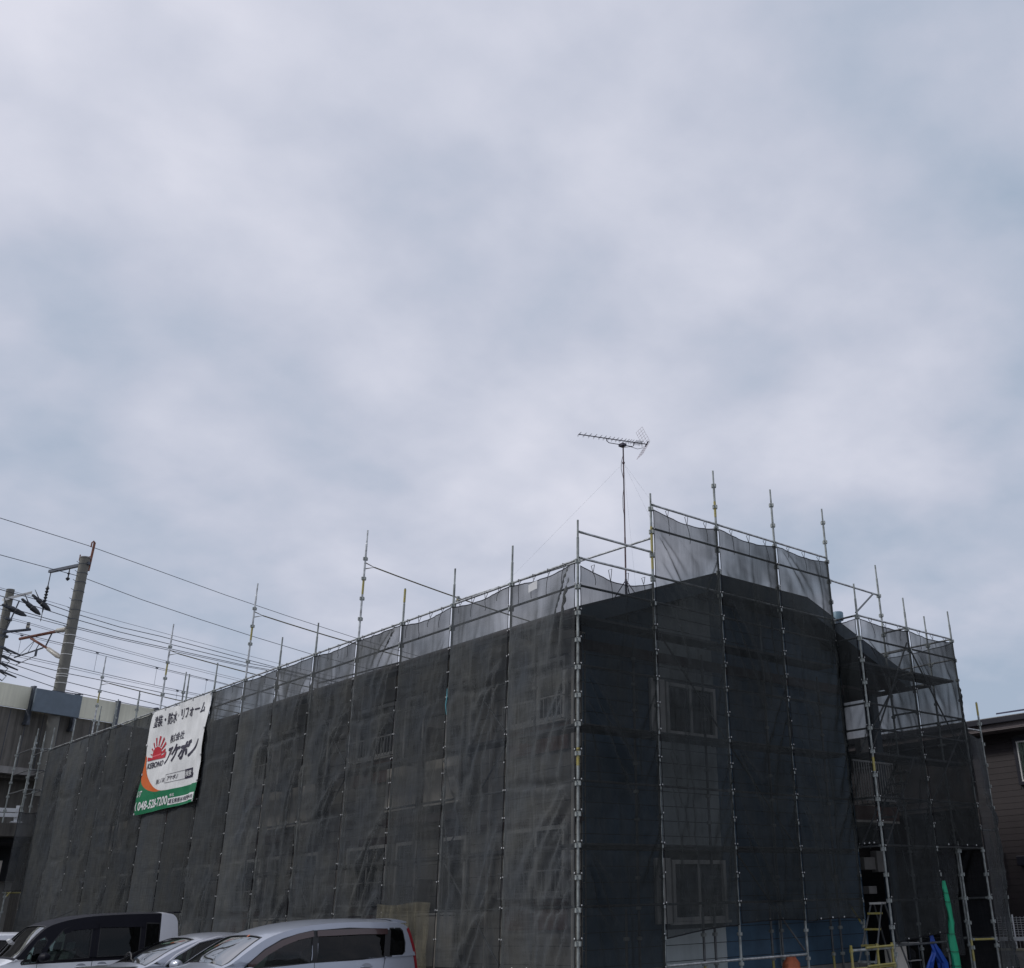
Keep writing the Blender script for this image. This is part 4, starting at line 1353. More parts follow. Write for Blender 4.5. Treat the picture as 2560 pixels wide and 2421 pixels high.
class Car:
    def __init__(s, root, xt, yc, L, hw, loop, belt, tumble, wheels, mats, crown=.07, body_rule=None, zsill=.24, arch=.33):
        s.root, s.xt, s.yc, s.L, s.hw, s.belt, s.tumble = root, xt, yc, L, hw, belt, tumble
        s.loop = spline(loop, 90)
        s.U = [0]
        for a, b in zip(s.loop, s.loop[1:]):
            s.U.append(s.U[-1] + (b - a).length)
        s.crown, s.zsill, s.arch, s.wheels = crown, zsill, arch, wheels
        s.mats, s.rule = mats, body_rule

    def W(s, x, z):
        q = (x / s.L - .5) * 2
        pf = 1 - .03 * q * q - .13 * max(0, abs(q) - .72) ** 1.5 * 6
        w = s.hw * pf
        if z > s.belt:
            w -= (z - s.belt) * s.tumble + .05 * max(0, z - s.belt) ** 2
        else:
            w -= .05 * ((z - .68) / .45) ** 2
        return w

    def world(s, x, y, z):
        return Vector((s.xt - x, s.yc + y, z))

    def side(s, sg, off=0.0):
        return lambda x, z: s.world(x, sg * (s.W(x, z) + off), z)

    def at(s, u):
        u = min(max(u, 0), s.U[-1] - 1e-6)
        i = int(np.searchsorted(s.U, u, side='right') - 1)
        i = min(i, len(s.loop) - 2)
        f = (u - s.U[i]) / (s.U[i + 1] - s.U[i])
        p = s.loop[i].lerp(s.loop[i + 1], f)
        d = (s.loop[i + 1] - s.loop[i]).normalized()
        return p, Vector((-d.y, d.x))

    def wrap(s, off=0.0):
        def fx(u, t):
            p, n = s.at(u)
            w = s.W(p.x, p.y)
            if n.y < -.2:
                n = Vector((n.x, n.y))
            b = s.crown * (1 - abs(t) ** 2.6) + off
            return s.world(p.x + n.x * b, t * w, p.y + n.y * b)
        return fx

    def ufind(s, x, z):
        best = min(range(len(s.loop)), key=lambda i: (s.loop[i] - Vector((x, z))).length)
        return s.U[best]

    def emit(s, bm, cents, name, mats, parent, rule=None):
        if rule:
            for f, c in zip(bm.faces, cents):
                f.material_index = rule(c)
        bmesh.ops.recalc_face_normals(bm, faces=bm.faces)
        me = bpy.data.meshes.new(name)
        bm.to_mesh(me)
        bm.free()
        for m in mats:
            me.materials.append(m)
        me.polygons.foreach_set('use_smooth', [True] * len(me.polygons))
        me.set_sharp_from_angle(angle=R(50))
        return link(name, me, parent)

    def outline(s):
        """side outline with wheel arches"""
        top = [(p.x, p.y) for p in s.loop]
        bot = []
        front = top[-1][0]
        bot.append((front, s.zsill))
        for wx in sorted(s.wheels, reverse=True):
            for k in range(9):
                t = PI * k / 8
                bot.append((wx + s.arch * math.cos(t), s.zsill + .02 + (s.arch + .02) * math.sin(t)))
        bot.append((top[0][0], s.zsill))
        return top + bot

    def grow(s, poly, d):
        c = sum((Vector(p) for p in poly), Vector((0, 0))) / len(poly)
        out = []
        for p in poly:
            v = Vector(p) - c
            l = v.length
            out.append(tuple(c + v * ((l + d) / l)))
        return out


def build_car(name, label, xt, yc, L, hw, loop, belt, tumble, wheels, paint, wins, ws, rw, extra, crown=.06, roofrule=None, side_rule=None, mats=None, wheel_r=.30, wheelm=None, trim=None):
    root = thing(name, label, 'car', 'cars parked by the building')
    mats = mats or [paint]
    c = Car(root, xt, yc, L, hw, loop, belt, tumble, wheels, mats, crown)
    trim = trim or M_BLACK
    bodies = []
    ol = c.outline()
    for sg in (-1, 1):
        bm, ce = domain([ol] + [w[0] for w in wins], c.side(sg), .16, .14, extra=[((0, belt, 0), (0, 1, 0))] + list(extra))
        bodies.append((bm, ce, side_rule))
    uw0, uw1 = c.ufind(*ws[0]), c.ufind(*ws[1])
    ur0, ur1 = c.ufind(*rw[0]), c.ufind(*rw[1])
    Ut = c.U[-1]

    def trap(a, b, ta, tb, ins=.0):
        return [(a + ins, -ta + ins), (b - ins, -tb + ins), (b - ins, tb - ins), (a + ins, ta - ins)]
    wsd = trap(uw0, uw1, ws[2], ws[3])
    rwd = trap(ur0, ur1, rw[2], rw[3])
    bm, ce = domain([[(0, -1), (Ut, -1), (Ut, 1), (0, 1)], wsd, rwd], c.wrap(), .12, .1)
    bodies.append((bm, ce, (lambda q: roofrule(c, q)) if roofrule else None))
    me_all = MB()
    root_body = None
    # join the two sides and the wrap into one body mesh
    bmj = bmesh.new()
    tmp = []
    for bm, ce, ru in bodies:
        if ru:
            for f, q in zip(bm.faces, ce):
                f.material_index = ru(q)
        me = bpy.data.meshes.new('tmp')
        bm.to_mesh(me)
        bm.free()
        bmj.from_mesh(me)
        bpy.data.meshes.remove(me)
    bmesh.ops.remove_doubles(bmj, verts=bmj.verts, dist=.0008)
    body = c.emit(bmj, [], 'body', mats, root)
    # glass and trims
    for poly, gm, nm in wins:
        for sg in (-1, 1):
            bm, ce = domain([c.grow(poly, .012)], c.side(sg, -.008), .2, .2)
            c.emit(bm, ce, nm, [gm], root)
            bm, ce = domain([c.grow(poly, .022), c.grow(poly, -.004)], c.side(sg, .003), .3, .3)
            c.emit(bm, ce, 'window_trim', [trim], root)
    for dm, gm, nm in ((wsd, GLC, 'windshield'), (rwd, GLP, 'rear_window')):
        bm, ce = domain([c.grow(dm, .02)], c.wrap(-.008), .1, .1)
        c.emit(bm, ce, nm, [gm], root)
        bm, ce = domain([c.grow(dm, .03), c.grow(dm, -.012)], c.wrap(.003), .1, .1)
        c.emit(bm, ce, 'window_trim', [M_BLACK], root)
    # floor pan, wheels
    MB().box(xt - L + .15, xt - .12, yc - hw + .13, yc + hw - .13, .22, .40).build('floor_pan', M_BLACK, root)
    for wx in wheels:
        for sg in (-1, 1):
            y0 = yc + sg * (hw - .21)
            w = MB().lathe((xt - wx, y0, wheel_r), [(wheel_r * .62, 0), (wheel_r * .93, 0), (wheel_r, .03), (wheel_r, .15), (wheel_r * .93, .18), (wheel_r * .62, .18)], 28, (0, sg, 0))
            wo = w.build('wheel', M_TYRE, root, smooth=True)
            r = MB().lathe((xt - wx, y0, wheel_r), [(wheel_r * .1, .155), (wheel_r * .16, .17), (wheel_r * .14, .172), (.02, .175)], 12, (0, sg, 0))
            for k in range(7):
                a = 2 * PI * k / 7
                ca, sa = math.cos(a), math.sin(a)
                r.obox(Vector((xt - wx + .05 * ca - .02 * sa, y0 + sg * .15, wheel_r + .05 * sa + .02 * ca)), (wheel_r * .52 * ca, 0, wheel_r * .52 * sa), (.04 * sa, 0, -.04 * ca), (0, sg * .018, 0))
            r.lathe((xt - wx, y0, wheel_r), [(wheel_r * .58, .14), (wheel_r * .64, .14), (wheel_r * .64, .17), (wheel_r * .58, .17)], 28, (0, sg, 0))
            r.build('rim', M_RIM, wo, smooth=True)
    # seats and dashboard seen through the glass
    for (sx, rows) in ((.62, 1), (.40, 2)):
        x = xt - L * sx if rows == 1 else xt - L * .36
        for sg in ((-1, 1)):
            m = MB()
            yy = yc + sg * .36
            dz = -max(0, 1.52 - max(p.y for p in c.loop)) * 1.1
            m.obox((x - .02, yy - .24, .55 + dz), (-.50, 0, -.02), (0, .48, 0), (0, 0, .14))
            m.obox((x, yy - .23, .66 + dz), (.12, 0, 0), (0, .46, 0), (.16, 0, .52))
            m.obox((x + .17, yy - .12, 1.18 + dz), (.09, 0, 0), (0, .24, 0), (.02, 0, .15))
            m.build('seat', M_SEAT, root, bevel=.03, smooth=True)
    xd = xt - L * .76
    MB().obox((xd, yc - hw + .14, .80), (-.45, 0, 0), (0, 2 * hw - .28, 0), (0.05, 0, .17)).build('dashboard', M_SEAT, root, bevel=.03, smooth=True)
    sw = MB().path([(xd + .22 + .05 * math.cos(t) * .5, yc + .36 + .18 * math.sin(t), 1.0 + .16 * math.cos(t)) for t in np.linspace(0, 2 * PI, 19)], .014, 5)
    sw.build('steering_wheel', M_BLACK, root, smooth=True)
    return root, c


M_BLACK = mat('black_plastic', (.012, .012, .014), .45, 0, .1, 8)
M_TYRE = mat('tyre', (.02, .02, .02), .85, 0, .1, 8)
M_RIM = mat('alloy', (.45, .45, .47), .35, .8, .05, 5)
M_SEAT = mat('seat_fabric', (.05, .052, .055), .9, 0, .15, 8)
M_SILV = mat('silver_paint', (.40, .43, .50), .30, .35, .04, 2, spec=.6, coat=.6)
M_SILV2 = mat('pale_silver_paint', (.44, .46, .52), .28, .35, .04, 2, spec=.6, coat=.6)
M_WHITE = mat('white_car_paint', (.78, .79, .83), .28, 0, .03, 2, spec=.5, coat=.5)
M_KBLK = mat('black_car_paint', (.012, .012, .018), .5, 0, .1, 3, spec=.12, coat=0)
M_RED = mat('tail_lamp_red', (.24, .010, .018), .2, 0, .1, 8, coat=.8)
M_VISOR = mat('smoked_visor', (.05, .022, .022), .15, 0, .1, 4, coat=.7)
M_CHROME = mat('chrome', (.62, .62, .64), .15, 1, .03, 5)
M_LINE = mat('panel_gap', (.01, .01, .012), .9)
M_LAMP = mat('clear_lamp', (.7, .72, .75), .12, .2, .05, 5, coat=.8)
GLC = glass_mat('clear_tinted_glass', (.50, .60, .57), .5)
GLP = glass_mat('privacy_glass', (.035, .04, .05), .5)


def strip(c, pts, w, name, m, sg=-1, off=.004):
    """thin raised or dark strip along the side of a car"""
    up, dn = [], []
    for i, p in enumerate(pts):
        a = Vector(pts[max(i - 1, 0)])
        b = Vector(pts[min(i + 1, len(pts) - 1)])
        d = (b - a).normalized()
        n = Vector((-d.y, d.x)) * w / 2
        up.append(tuple(Vector(p) + n))
        dn.append(tuple(Vector(p) - n))
    bm, ce = domain([up + dn[::-1]], c.side(sg, off), .1, .1)
    return c.emit(bm, ce, name, [m], c.root)


def handle(c, x, z, m, sg=-1, l=.2):
    for (a, b_) in ((x, x + l),):
        y = c.yc + sg * (c.W(x + l / 2, z) + .0)
        mb = MB()
        pts = [c.world(a, sg * (c.W(a, z) - .005), z), c.world(a + .03, sg * (c.W(a, z) + .028), z + .002), c.world(b_ - .03, sg * (c.W(b_, z) + .028), z + .006), c.world(b_, sg * (c.W(b_, z) - .005), z + .004)]
        mb.path(pts, .012, 8)
        h = mb.build('door_handle', m, c.root, smooth=True)
        bm, ce = domain([[(x + l / 2 + .085 * math.cos(t), z + .01 + .045 * math.sin(t)) for t in np.linspace(0, 2 * PI, 15)[:-1]]], c.side(sg, .003), .5, .5)
        c.emit(bm, ce, 'handle_recess_shade', [M_LINE if False else M_SHADE], h)


M_SHADE = mat('recess_shade', (.30, .31, .35), .4, 0, .05, 4)  # flat grey, shade of the handle scoop put into the colour


def mirror(c, x, z, m, sg=-1):
    y = sg * (c.W(x, z) + .02)
    mb = MB()
    prof = [(.02, 0), (.075, .02), (.095, .07), (.09, .12), (.05, .16), (.01, .17)]
    mb.lathe(c.world(x - .02, y + sg * .02, z + .03), [(r * 1.0, h) for r, h in prof], 14, (-1, sg * .12, 0))
    for i, v in enumerate(mb.v):
        cy = c.yc + y + sg * .1
        mb.v[i] = (v[0], (v[1] - (c.yc + y)) * 1.55 + cy, (v[2] - z) * .82 + z)
    mb.tube(c.world(x, sg * (c.W(x, z) - .02), z - .02), c.world(x, y + sg * .09, z), .022, n=8)
    mb.build('side_mirror', m, c.root, smooth=True)


# --- silver wagon, nearest
wl = [(.16, .28), (.11, .42), (.10, .60), (.13, .86), (.18, 1.05), (.26, 1.30), (.33, 1.44), (.46, 1.485), (.9, 1.515), (1.6, 1.525), (2.2, 1.485), (2.55, 1.415), (2.80, 1.335), (3.08, 1.18), (3.40, .99),
      (3.75, .93), (4.2, .86), (4.4, .73), (4.5, .55), (4.49, .40), (4.44, .28)]
wwin = [([(.44, 1.02), (.40, 1.08), (.39, 1.20), (.42, 1.36), (.47, 1.40), (.66, 1.41), (.72, 1.02)], GLP, 'quarter_glass'),
        ([(.80, 1.01), (.745, 1.41), (1.4, 1.43), (1.94, 1.425), (1.96, .985), (1.2, 1.0)], GLP, 'rear_door_glass'),
        ([(2.06, .985), (2.04, 1.425), (2.30, 1.38), (2.55, 1.31), (2.80, 1.20), (3.05, 1.03), (3.12, .955), (2.7, .97)], GLC, 'front_door_glass')]
wroot, wc = build_car('parked_car', 'silver wagon with brown door visors and tall red tail lamp, nearest the camera', -1.02, 3.50, 4.5, .85, wl, 1.0, .20, (.80, 3.55), M_SILV,
                      wwin, ((3.39, .995), (2.80, 1.335), .88, .80), ((.18, 1.04), (.31, 1.41), .80, .74), [])
for sg in (-1, 1):
    strip(wc, [(.72, 1.375), (1.2, 1.39), (1.97, 1.385)], .085, 'rain_visor', M_VISOR, sg, .020)
    strip(wc, [(2.03, 1.385), (2.30, 1.345), (2.55, 1.27), (2.80, 1.155), (3.06, .975)], .085, 'rain_visor', M_VISOR, sg, .020)
    strip(wc, [(2.0, .98), (2.0, 1.43)], .085, 'pillar_cover', M_BLACK, sg, .0045)
    strip(wc, [(.745, 1.01), (.70, 1.40)], .10, 'pillar_cover', M_BLACK, sg, .0045)
    strip(wc, [(2.0, .35), (2.0, .98)], .008, 'door_gap', M_LINE, sg, .002)
    strip(wc, [(.95, .62), (.80, .80), (.76, 1.0)], .008, 'door_gap', M_LINE, sg, .002)
    strip(wc, [(.125, .78), (.15, .92), (.205, 1.14), (.275, 1.34), (.31, 1.41)], .055, 'tail_lamp', M_RED, sg, .004)
    handle(wc, 2.12, .86, M_SILV, sg)
    handle(wc, 1.0, .88, M_SILV, sg)
    mirror(wc, 3.05, .88, M_SILV, sg)
sp = MB()
for t0, t1 in ((-1, 1),):
    xs = [(.54, 1.565), (.40, 1.57), (.23, 1.535), (.21, 1.515), (.40, 1.515)]
    vs = []
    for t in np.linspace(-1, 1, 13):
        for x, z in xs:
            vs.append(wc.world(x + .05 * t * t, t * .60, z - .025 * t * t))
    k = len(xs)
    sp.add(vs, [[i * k + j, i * k + (j + 1) % k, (i + 1) * k + (j + 1) % k, (i + 1) * k + j] for i in range(12) for j in range(k)] + [[0, 1, 2, 3, 4], [12 * k + 4, 12 * k + 3, 12 * k + 2, 12 * k + 1, 12 * k]])
sp.build('rear_spoiler', M_SILV, wroot, smooth=True)
MB().obox(wc.world(.62, .28, 1.59), (-.24, 0, 0.004), (0, .10, 0), (0, 0, .02)).build('roof_antenna', M_BLACK, wroot)
MB().lathe(wc.world(2.86, -.30, 1.385), [(.001, 0), (.028, .002), (.001, .004)], 12, (-.6, 0, .8)).build('windshield_sticker', ORANGE, wroot)

# --- silver saloon behind it
sl = [(.06, .28), (.0, .42), (.0, .62), (.05, .90), (.12, 1.0), (.5, 1.03), (.75, 1.05), (1.15, 1.27), (1.45, 1.36), (1.8, 1.40), (2.15, 1.395), (2.5, 1.335), (2.9, 1.19), (3.3, .99),
      (3.6, .93), (4.1, .82), (4.4, .68), (4.5, .5), (4.45, .28)]
swin = [([(.95, 1.0), (1.25, 1.24), (1.5, 1.31), (1.80, 1.33), (1.84, .97)], GLP, 'rear_door_glass'),
        ([(1.93, .965), (1.90, 1.335), (2.15, 1.325), (2.45, 1.26), (2.8, 1.10), (3.0, .96), (2.9, .94)], GLC, 'front_door_glass')]
sroot, sc2 = build_car('parked_car', 'pale silver saloon parked between the box wagon and the silver wagon', -1.15, 6.35, 4.5, .86, [(a, b_ * .975) for a, b_ in sl], .96, .30, (.95, 3.6), M_SILV2,
                       swin, ((3.28, 1.0), (2.5, 1.335), .88, .78), ((.78, 1.06), (1.15, 1.27), .85, .74), [])
for sg in (-1, 1):
    strip(sc2, [(.9, .985), (1.9, .945), (2.98, .925)], .022, 'chrome_moulding', M_CHROME, sg, .006)
    strip(sc2, [(.90, 1.0), (1.22, 1.285), (1.5, 1.35), (1.85, 1.372), (2.15, 1.362), (2.47, 1.295), (2.85, 1.12), (3.06, .96)], .018, 'chrome_moulding', M_CHROME, sg, .006)
    mirror(sc2, 2.85, .95, M_SILV2, sg)
    handle(sc2, 1.95, .84, M_SILV2, sg)
    handle(sc2, 1.05, .86, M_SILV2, sg)
    strip(sc2, [(.0, .72), (.05, .88), (.35, .92)], .10, 'tail_lamp', M_RED, sg, .004)

# --- white box wagon with black roof
kl = [(.08, .25), (.0, .40), (-.01, .70), (.0, 1.05), (.03, 1.45), (.07, 1.66), (.16, 1.745), (.5, 1.765), (1.2, 1.765), (1.8, 1.735), (2.2, 1.665), (2.42, 1.585), (2.62, 1.40), (2.86, 1.10),
      (2.98, 1.03), (3.2, .96), (3.34, .82), (3.39, .6), (3.36, .40), (3.33, .25)]
kwin = [([(.43, 1.20), (.43, 1.585), (.67, 1.60), (.67, 1.09), (.52, 1.09)], GLP, 'quarter_glass'),
        ([(.78, 1.085), (.78, 1.60), (1.50, 1.61), (1.50, 1.075)], GLP, 'rear_door_glass'),
        ([(1.66, 1.07), (1.66, 1.605), (1.98, 1.585), (2.14, 1.53), (2.34, 1.28), (2.44, 1.04)], GLC, 'front_door_glass'),
        ([(2.53, 1.02), (2.40, 1.36), (2.45, 1.42), (2.56, 1.36), (2.76, 1.04), (2.74, 1.01)], GLC, 'corner_glass')]


def kside(q):
    x, z = q.x, q.y
    if z > 1.0 and x > .40 + max(0, 1.22 - z) * .0:
        if x < 2.62 or z > 1.10:
            return 1
    return 0


def kroof(c, q):
    p, n = c.at(q.x)
    return 1 if (p.y > 1.06 and p.x > .42) else 0


kroot, kc = build_car('parked_car', 'white box shaped mini wagon with black roof and pillars at far left', -2.66, 9.42, 3.395, .7375, kl, 1.05, .10, (.42, 2.92), M_WHITE,
                      kwin, ((2.84, 1.12), (2.42, 1.585), .90, .86), ((.015, 1.12), (.06, 1.62), .82, .78), [((.40, 0, 0), (1, 0, 0)), ((0, 1.0, 0), (0, 1, 0))],
                      roofrule=kroof, side_rule=kside, mats=[M_WHITE, M_KBLK], wheel_r=.285, crown=.035)
for sg in (-1, 1):
    strip(kc, [(.70, 1.585), (1.54, 1.595)], .085, 'rain_visor', M_KBLK, sg, .022)
    strip(kc, [(1.56, 1.59), (1.98, 1.565), (2.14, 1.50)], .085, 'rain_visor', M_KBLK, sg, .022)
    strip(kc, [(1.58, .35), (1.58, 1.65)], .008, 'door_gap', M_LINE, sg, .002)
    strip(kc, [(.72, .40), (.72, 1.62)], .008, 'door_gap', M_LINE, sg, .002)
    strip(kc, [(2.52, .5), (2.50, 1.0)], .008, 'door_gap', M_LINE, sg, .002)
    handle(kc, 1.30, .93, M_WHITE, sg)
    handle(kc, 1.66, .92, M_WHITE, sg)
    mirror(kc, 2.40, 1.08, M_KBLK, sg)
    strip(kc, [(.02, .85), (.03, 1.25)], .09, 'tail_lamp', M_RED, sg, .004)
MB().obox(kc.world(.12, -.52, 1.77), (.14, 0, 0), (0, 1.04, 0), (-.02, 0, .025)).build('rear_spoiler', M_KBLK, kroot, smooth=True)
MB().path([kc.world(2.25, -.30, 1.72), kc.world(1.92, -.30, 1.86)], .005, 5).build('roof_antenna', M_BLACK, kroot)
MB().obox(kc.world(2.66, .35, 1.36), (-.035, 0, -.03), (0, .16, 0), (-.05, 0, .055)).build('windshield_sticker', EYE, kroot)

# --- a further white car, only its roof edge shows
rr_, rc = build_car('parked_car', 'white car mostly cut off at the left edge beyond the box wagon', -3.7, 12.45, 4.5, .84, [(a, b_ * .96) for a, b_ in wl], .98, .20, (.80, 3.55), M_WHITE,
                    [([(x, z * .955) for x, z in w[0]], w[1], w[2]) for w in wwin], ((3.39, .955), (2.80, 1.28), .88, .80), ((.18, .99), (.31, 1.355), .80, .74), [])
for sg in (-1, 1):
    mirror(rc, 3.18, .94, M_WHITE, sg)

# ------------------------------------------------------------------ railway viaduct, poles and wires, far left
P0 = Vector((2.17, 36.98, 0))
DV = Vector((.933, .36, 0)).normalized()
NV = Vector((-DV.y, DV.x, 0))
UZ = Vector((0, 0, 1))


def V(s_, n_, z):
    return P0 + DV * s_ + NV * n_ + UZ * z


def vbox(mb, s0, s1, n0, n1, z0, z1, mi=0):
    return mb.obox(V(s0, n0, z0), DV * (s1 - s0), NV * (n1 - n0), UZ * (z1 - z0), mi)


via = thing('railway_viaduct', 'concrete railway viaduct with cream noise barrier panels at far left', 'viaduct')
vbox(MB(), -30, 60, .5, .75, 7.60, 9.93).build('parapet_wall', CONC, via)
vbox(MB(), -30, 60, .30, .75, 7.33, 7.60).build('ledge', CONCL, via)
vbox(MB(), -30, 60, .75, 9.5, 7.2, 7.6).build('deck', CONC, via)
vbox(MB(), -30, 60, 1.6, 2.3, 5.2, 7.2).build('girder', CONC, via)
vbox(MB(), -30, 60, 7.4, 8.1, 5.2, 7.2).build('girder', CONC, via)
vbox(MB(), -30, 60, 9.25, 9.5, 7.6, 9.9).build('parapet_wall', CONC, via)
for s_ in (-22, -10, 2, 14, 26, 38, 50):
    vbox(MB(), s_, s_ + 1.2, 1.3, 8.4, 0, 5.2).build('column', CONC, via)
for k in range(22):
    s_ = -16.0 + 2.15 * k - .08
    q = vbox(MB(), s_ + .06, s_ + 2.09, .36, .44, 9.93, 10.84)
    q.build('noise_panel', PANEL, via, bevel=.01)
    pp = vbox(MB(), s_ - .06, s_ + .06, .22, .46, 9.35, 10.90)
    vbox(pp, s_ - .09, s_ + .09, .24, .48, 9.30, 9.42)
    pp.build('panel_post', STEELD, via)
for k in range(60):
    s_ = -15 + k * .78
    vbox(MB(), s_, s_ + .03, .493, .499, 7.62, 9.9).build('panel_joint', WIRE, via)
bx_ = MB()
vbox(bx_, -1.37, .85, -.37, -.27, 9.76, 10.70)
bx_.build('pole_base_box', BOXG, via, bevel=.015)
MB().tube(V(-.6, -.3, 10.72), V(.9, -.3, 10.76), .02).build('cable_duct', STEELD, via)


def wires(name, label, lines, r, m=None, grp='overhead wires'):
    mb = MB()
    for ln in lines:
        mb.path([V(*p) for p in ln], r, 5)
    return tag(mb.build(name, m or WIRE), label, 'wire', grp)


pole = thing('catenary_pole', 'tall concrete railway pole with reddish bracket arms rising behind the blue grey box', 'pole')
pm = MB().tube(V(-.05, 0, 6.5), V(-.09, 0, 16.75), .245, .215, n=20)
pm.build('shaft', POLEC, pole, smooth=True)
for z in (13.2, 12.83, 12.35, 11.72, 11.50, 11.40, 11.12):
    MB().lathe(V(-.07, 0, z), [(.235, 0), (.246, .004), (.246, .03), (.235, .034)], 18).build('band', ALU, pole)
for z in np.arange(13.5, 16.6, .42):
    q = MB().lathe(V(-.08, 0, z), [(.225, 0), (.236, .003), (.236, .02), (.225, .023)], 18)
    q.tube(V(-.22, .05, z + .02), V(-.42, .08, z + .10), .012, n=5)
    q.build('step_bolt', STEELD, pole)
MB().lathe(V(-.08, 0, 16.73), [(.225, 0), (.24, .01), (.24, .06), (.20, .075)], 18).build('cap', CONCL, pole)
tp = MB()
tp.tube(V(.12, -.1, 16.2), V(.16, -.1, 17.55), .055, n=8)
tp.path([V(.16, -.1, 17.55), V(.10, -.1, 17.6), V(.02, -.1, 17.5), V(.02, -.1, 17.3)], .035, 6)
tp.tube(V(.14, -.1, 16.9), V(-.25, .15, 16.62), .025, n=6)
tp.tube(V(-.25, .15, 16.62), V(-.25, .15, 16.9), .025, n=6)
tp.build('top_pipe', RUST, pole)
ta = MB()
ta.obox(V(-.12, -.3, 16.42), NV * 2.6, DV * .14, UZ * .13)
ta.build('top_arm', STEELD, pole)
ti = MB()
ti.tube(V(-.05, 2.2, 16.4), V(-.05, 2.2, 15.9), .02, n=6)
ti.lathe(V(-.05, 2.2, 14.55), [(.02, 0), (.03, .1)] + [((.085 if k % 2 else .035), .2 + k * .07) for k in range(14)] + [(.025, 1.25), (.02, 1.4)], 12)
ti.tube(V(-.05, 2.2, 14.15), V(-.05, 2.2, 14.6), .016, n=6)
ti.build('suspension_insulator', INSB, pole, smooth=True)
ts = MB().lathe(V(-.05, .95, 15.85), [(.02, 0), (.09, .08), (.09, .12), (.03, .16), (.03, .3), (.08, .33), (.03, .38), (.02, .55)], 10)
ts.build('post_insulator', INSB, pole, smooth=True)
ra = MB()
ra.tube(V(-.05, .95, 13.53), V(-.05, 3.35, 13.49), .07, n=8)
ra.build('bracket_tube', RUST, pole)
MB().lathe(V(-.05, .25, 13.55), [(.05, 0), (.07, .05), (.11, .1), (.10, .55), (.11, .65), (.07, .75)], 12, NV).build('bracket_insulator', INSW, pole, smooth=True)
rb = MB().tube(V(-.05, 2.6, 13.42), V(-.05, 1.35, 12.82), .055, n=8)
rb.build('stay_tube', RUST, pole)
dd = (V(-.05, .35, 12.28) - V(-.05, 1.35, 12.82)).normalized()
MB().lathe(V(-.05, 1.35, 12.82), [(.05, 0), (.09, .08), (.10, .6), (.11, .85), (.06, 1.1)], 12, dd).build('stay_insulator', INSW, pole, smooth=True)
rc_ = MB()
rc_.tube(V(-.05, 3.45, 12.66), V(-.05, 1.65, 12.88), .035, n=6)
rc_.tube(V(-.05, 1.26, 13.48), V(-.05, 1.5, 12.92), .03, n=6)
rc_.tube(V(-.05, 3.2, 12.7), V(-.05, 2.3, 13.3), .012, n=5)
rc_.tube(V(-.05, 2.6, 12.8), V(-.05, 2.3, 13.3), .012, n=5)
rc_.tube(V(-.05, 1.95, 13.1), V(-.05, 2.1, 12.85), .02, n=5)
rc_.tube(V(-.05, 2.05, 12.82), V(-.05, 2.05, 12.55), .05, n=6)
rc_.tube(V(-.05, 2.1, 12.55), V(-.05, 3.25, 12.3), .018, n=5)
rc_.build('registration_arm', STEELD, pole)

pole2 = thing('utility_pole', 'shorter concrete pole with cross arms and cable terminations at the left edge', 'pole')
MB().tube(V(-1.0, 3, 7.2), V(-1.24, 3, 15.45), .19, .17, n=18).build('shaft', POLEC, pole2, smooth=True)
MB().obox(V(-1.62, 2.75, 14.80), DV * 1.25 + UZ * .62, NV * .1, UZ * .13).build('cross_arm', ALU, pole2)
MB().tube(V(-.85, 2.8, 15.0), V(-1.25, 2.8, 13.2), .03, n=6).build('arm_stay', STEELD, pole2)
for (a, b_) in (((-.45, 2.6, 15.35), (.12, 1.9, 14.62)), ((-.9, 2.6, 15.05), (-.35, 1.9, 14.35)), ((-1.75, 2.6, 14.6), (-1.35, 2.2, 14.35))):
    q = MB()
    A_, B_ = V(*a), V(*b_)
    q.lathe(A_, [(.03, 0), (.06, .05), (.07, .3), (.04, .34), (.10, .36), (.11, .55), (.10, .62), (.13, .66), (.10, .95), (.03, 1.15)], 10, (B_ - A_))
    q.tube(A_ + (B_ - A_) * .45, A_ + (B_ - A_) * .2 + UZ * .35 - DV * .12, .03, .012, n=6)
    q.build('cable_termination', INSB, pole2, smooth=True)
q = MB()
q.tube(V(-1.35, 2.7, 13.45), V(-.3, 2.4, 13.75), .06, n=8)
q.tube(V(-.42, 2.45, 13.72), V(-.42, 2.45, 14.05), .07, n=8)
q.build('switch_arm', STEELD, pole2)
MB().lathe(V(-.42, 2.45, 13.78), [(.05, 0), (.08, .04), (.08, .12), (.05, .14), (.08, .2), (.05, .26)], 10).build('post_insulator', INSW, pole2)
for z in (14.6, 14.05, 13.3, 12.8):
    MB().lathe(V(-1.12, 3, z), [(.18, 0), (.23, .01), (.23, .08), (.18, .09)], 14).build('band', STEELD, pole2)
for k in range(4):
    q = MB()
    z = 12.75 - k * .32
    q.path([V(-1.3, 2.6, z), V(-.95, 2.4, z - .22), V(-1.1, 2.4, z - .45), V(-1.35, 2.5, z - .3)], .025, 5)
    q.tube(V(-1.25, 2.5, z - .02), V(-.75, 2.0, z - .30), .055, .03, n=6)
    q.build('cable_loop', WIRE, pole2)


def ext(pts):
    """carry a measured wire on past the last measured point, both ways"""
    a, b_ = pts[0], pts[1]
    c_, d_ = pts[-2], pts[-1]
    out = [(a[0] - 12, 0, a[1] + .25)] + [(p[0], 0, p[1]) for p in pts] + [(d_[0] + 15, 0, d_[1] + .1), (d_[0] + 35, 0, d_[1] + .7)]
    return out


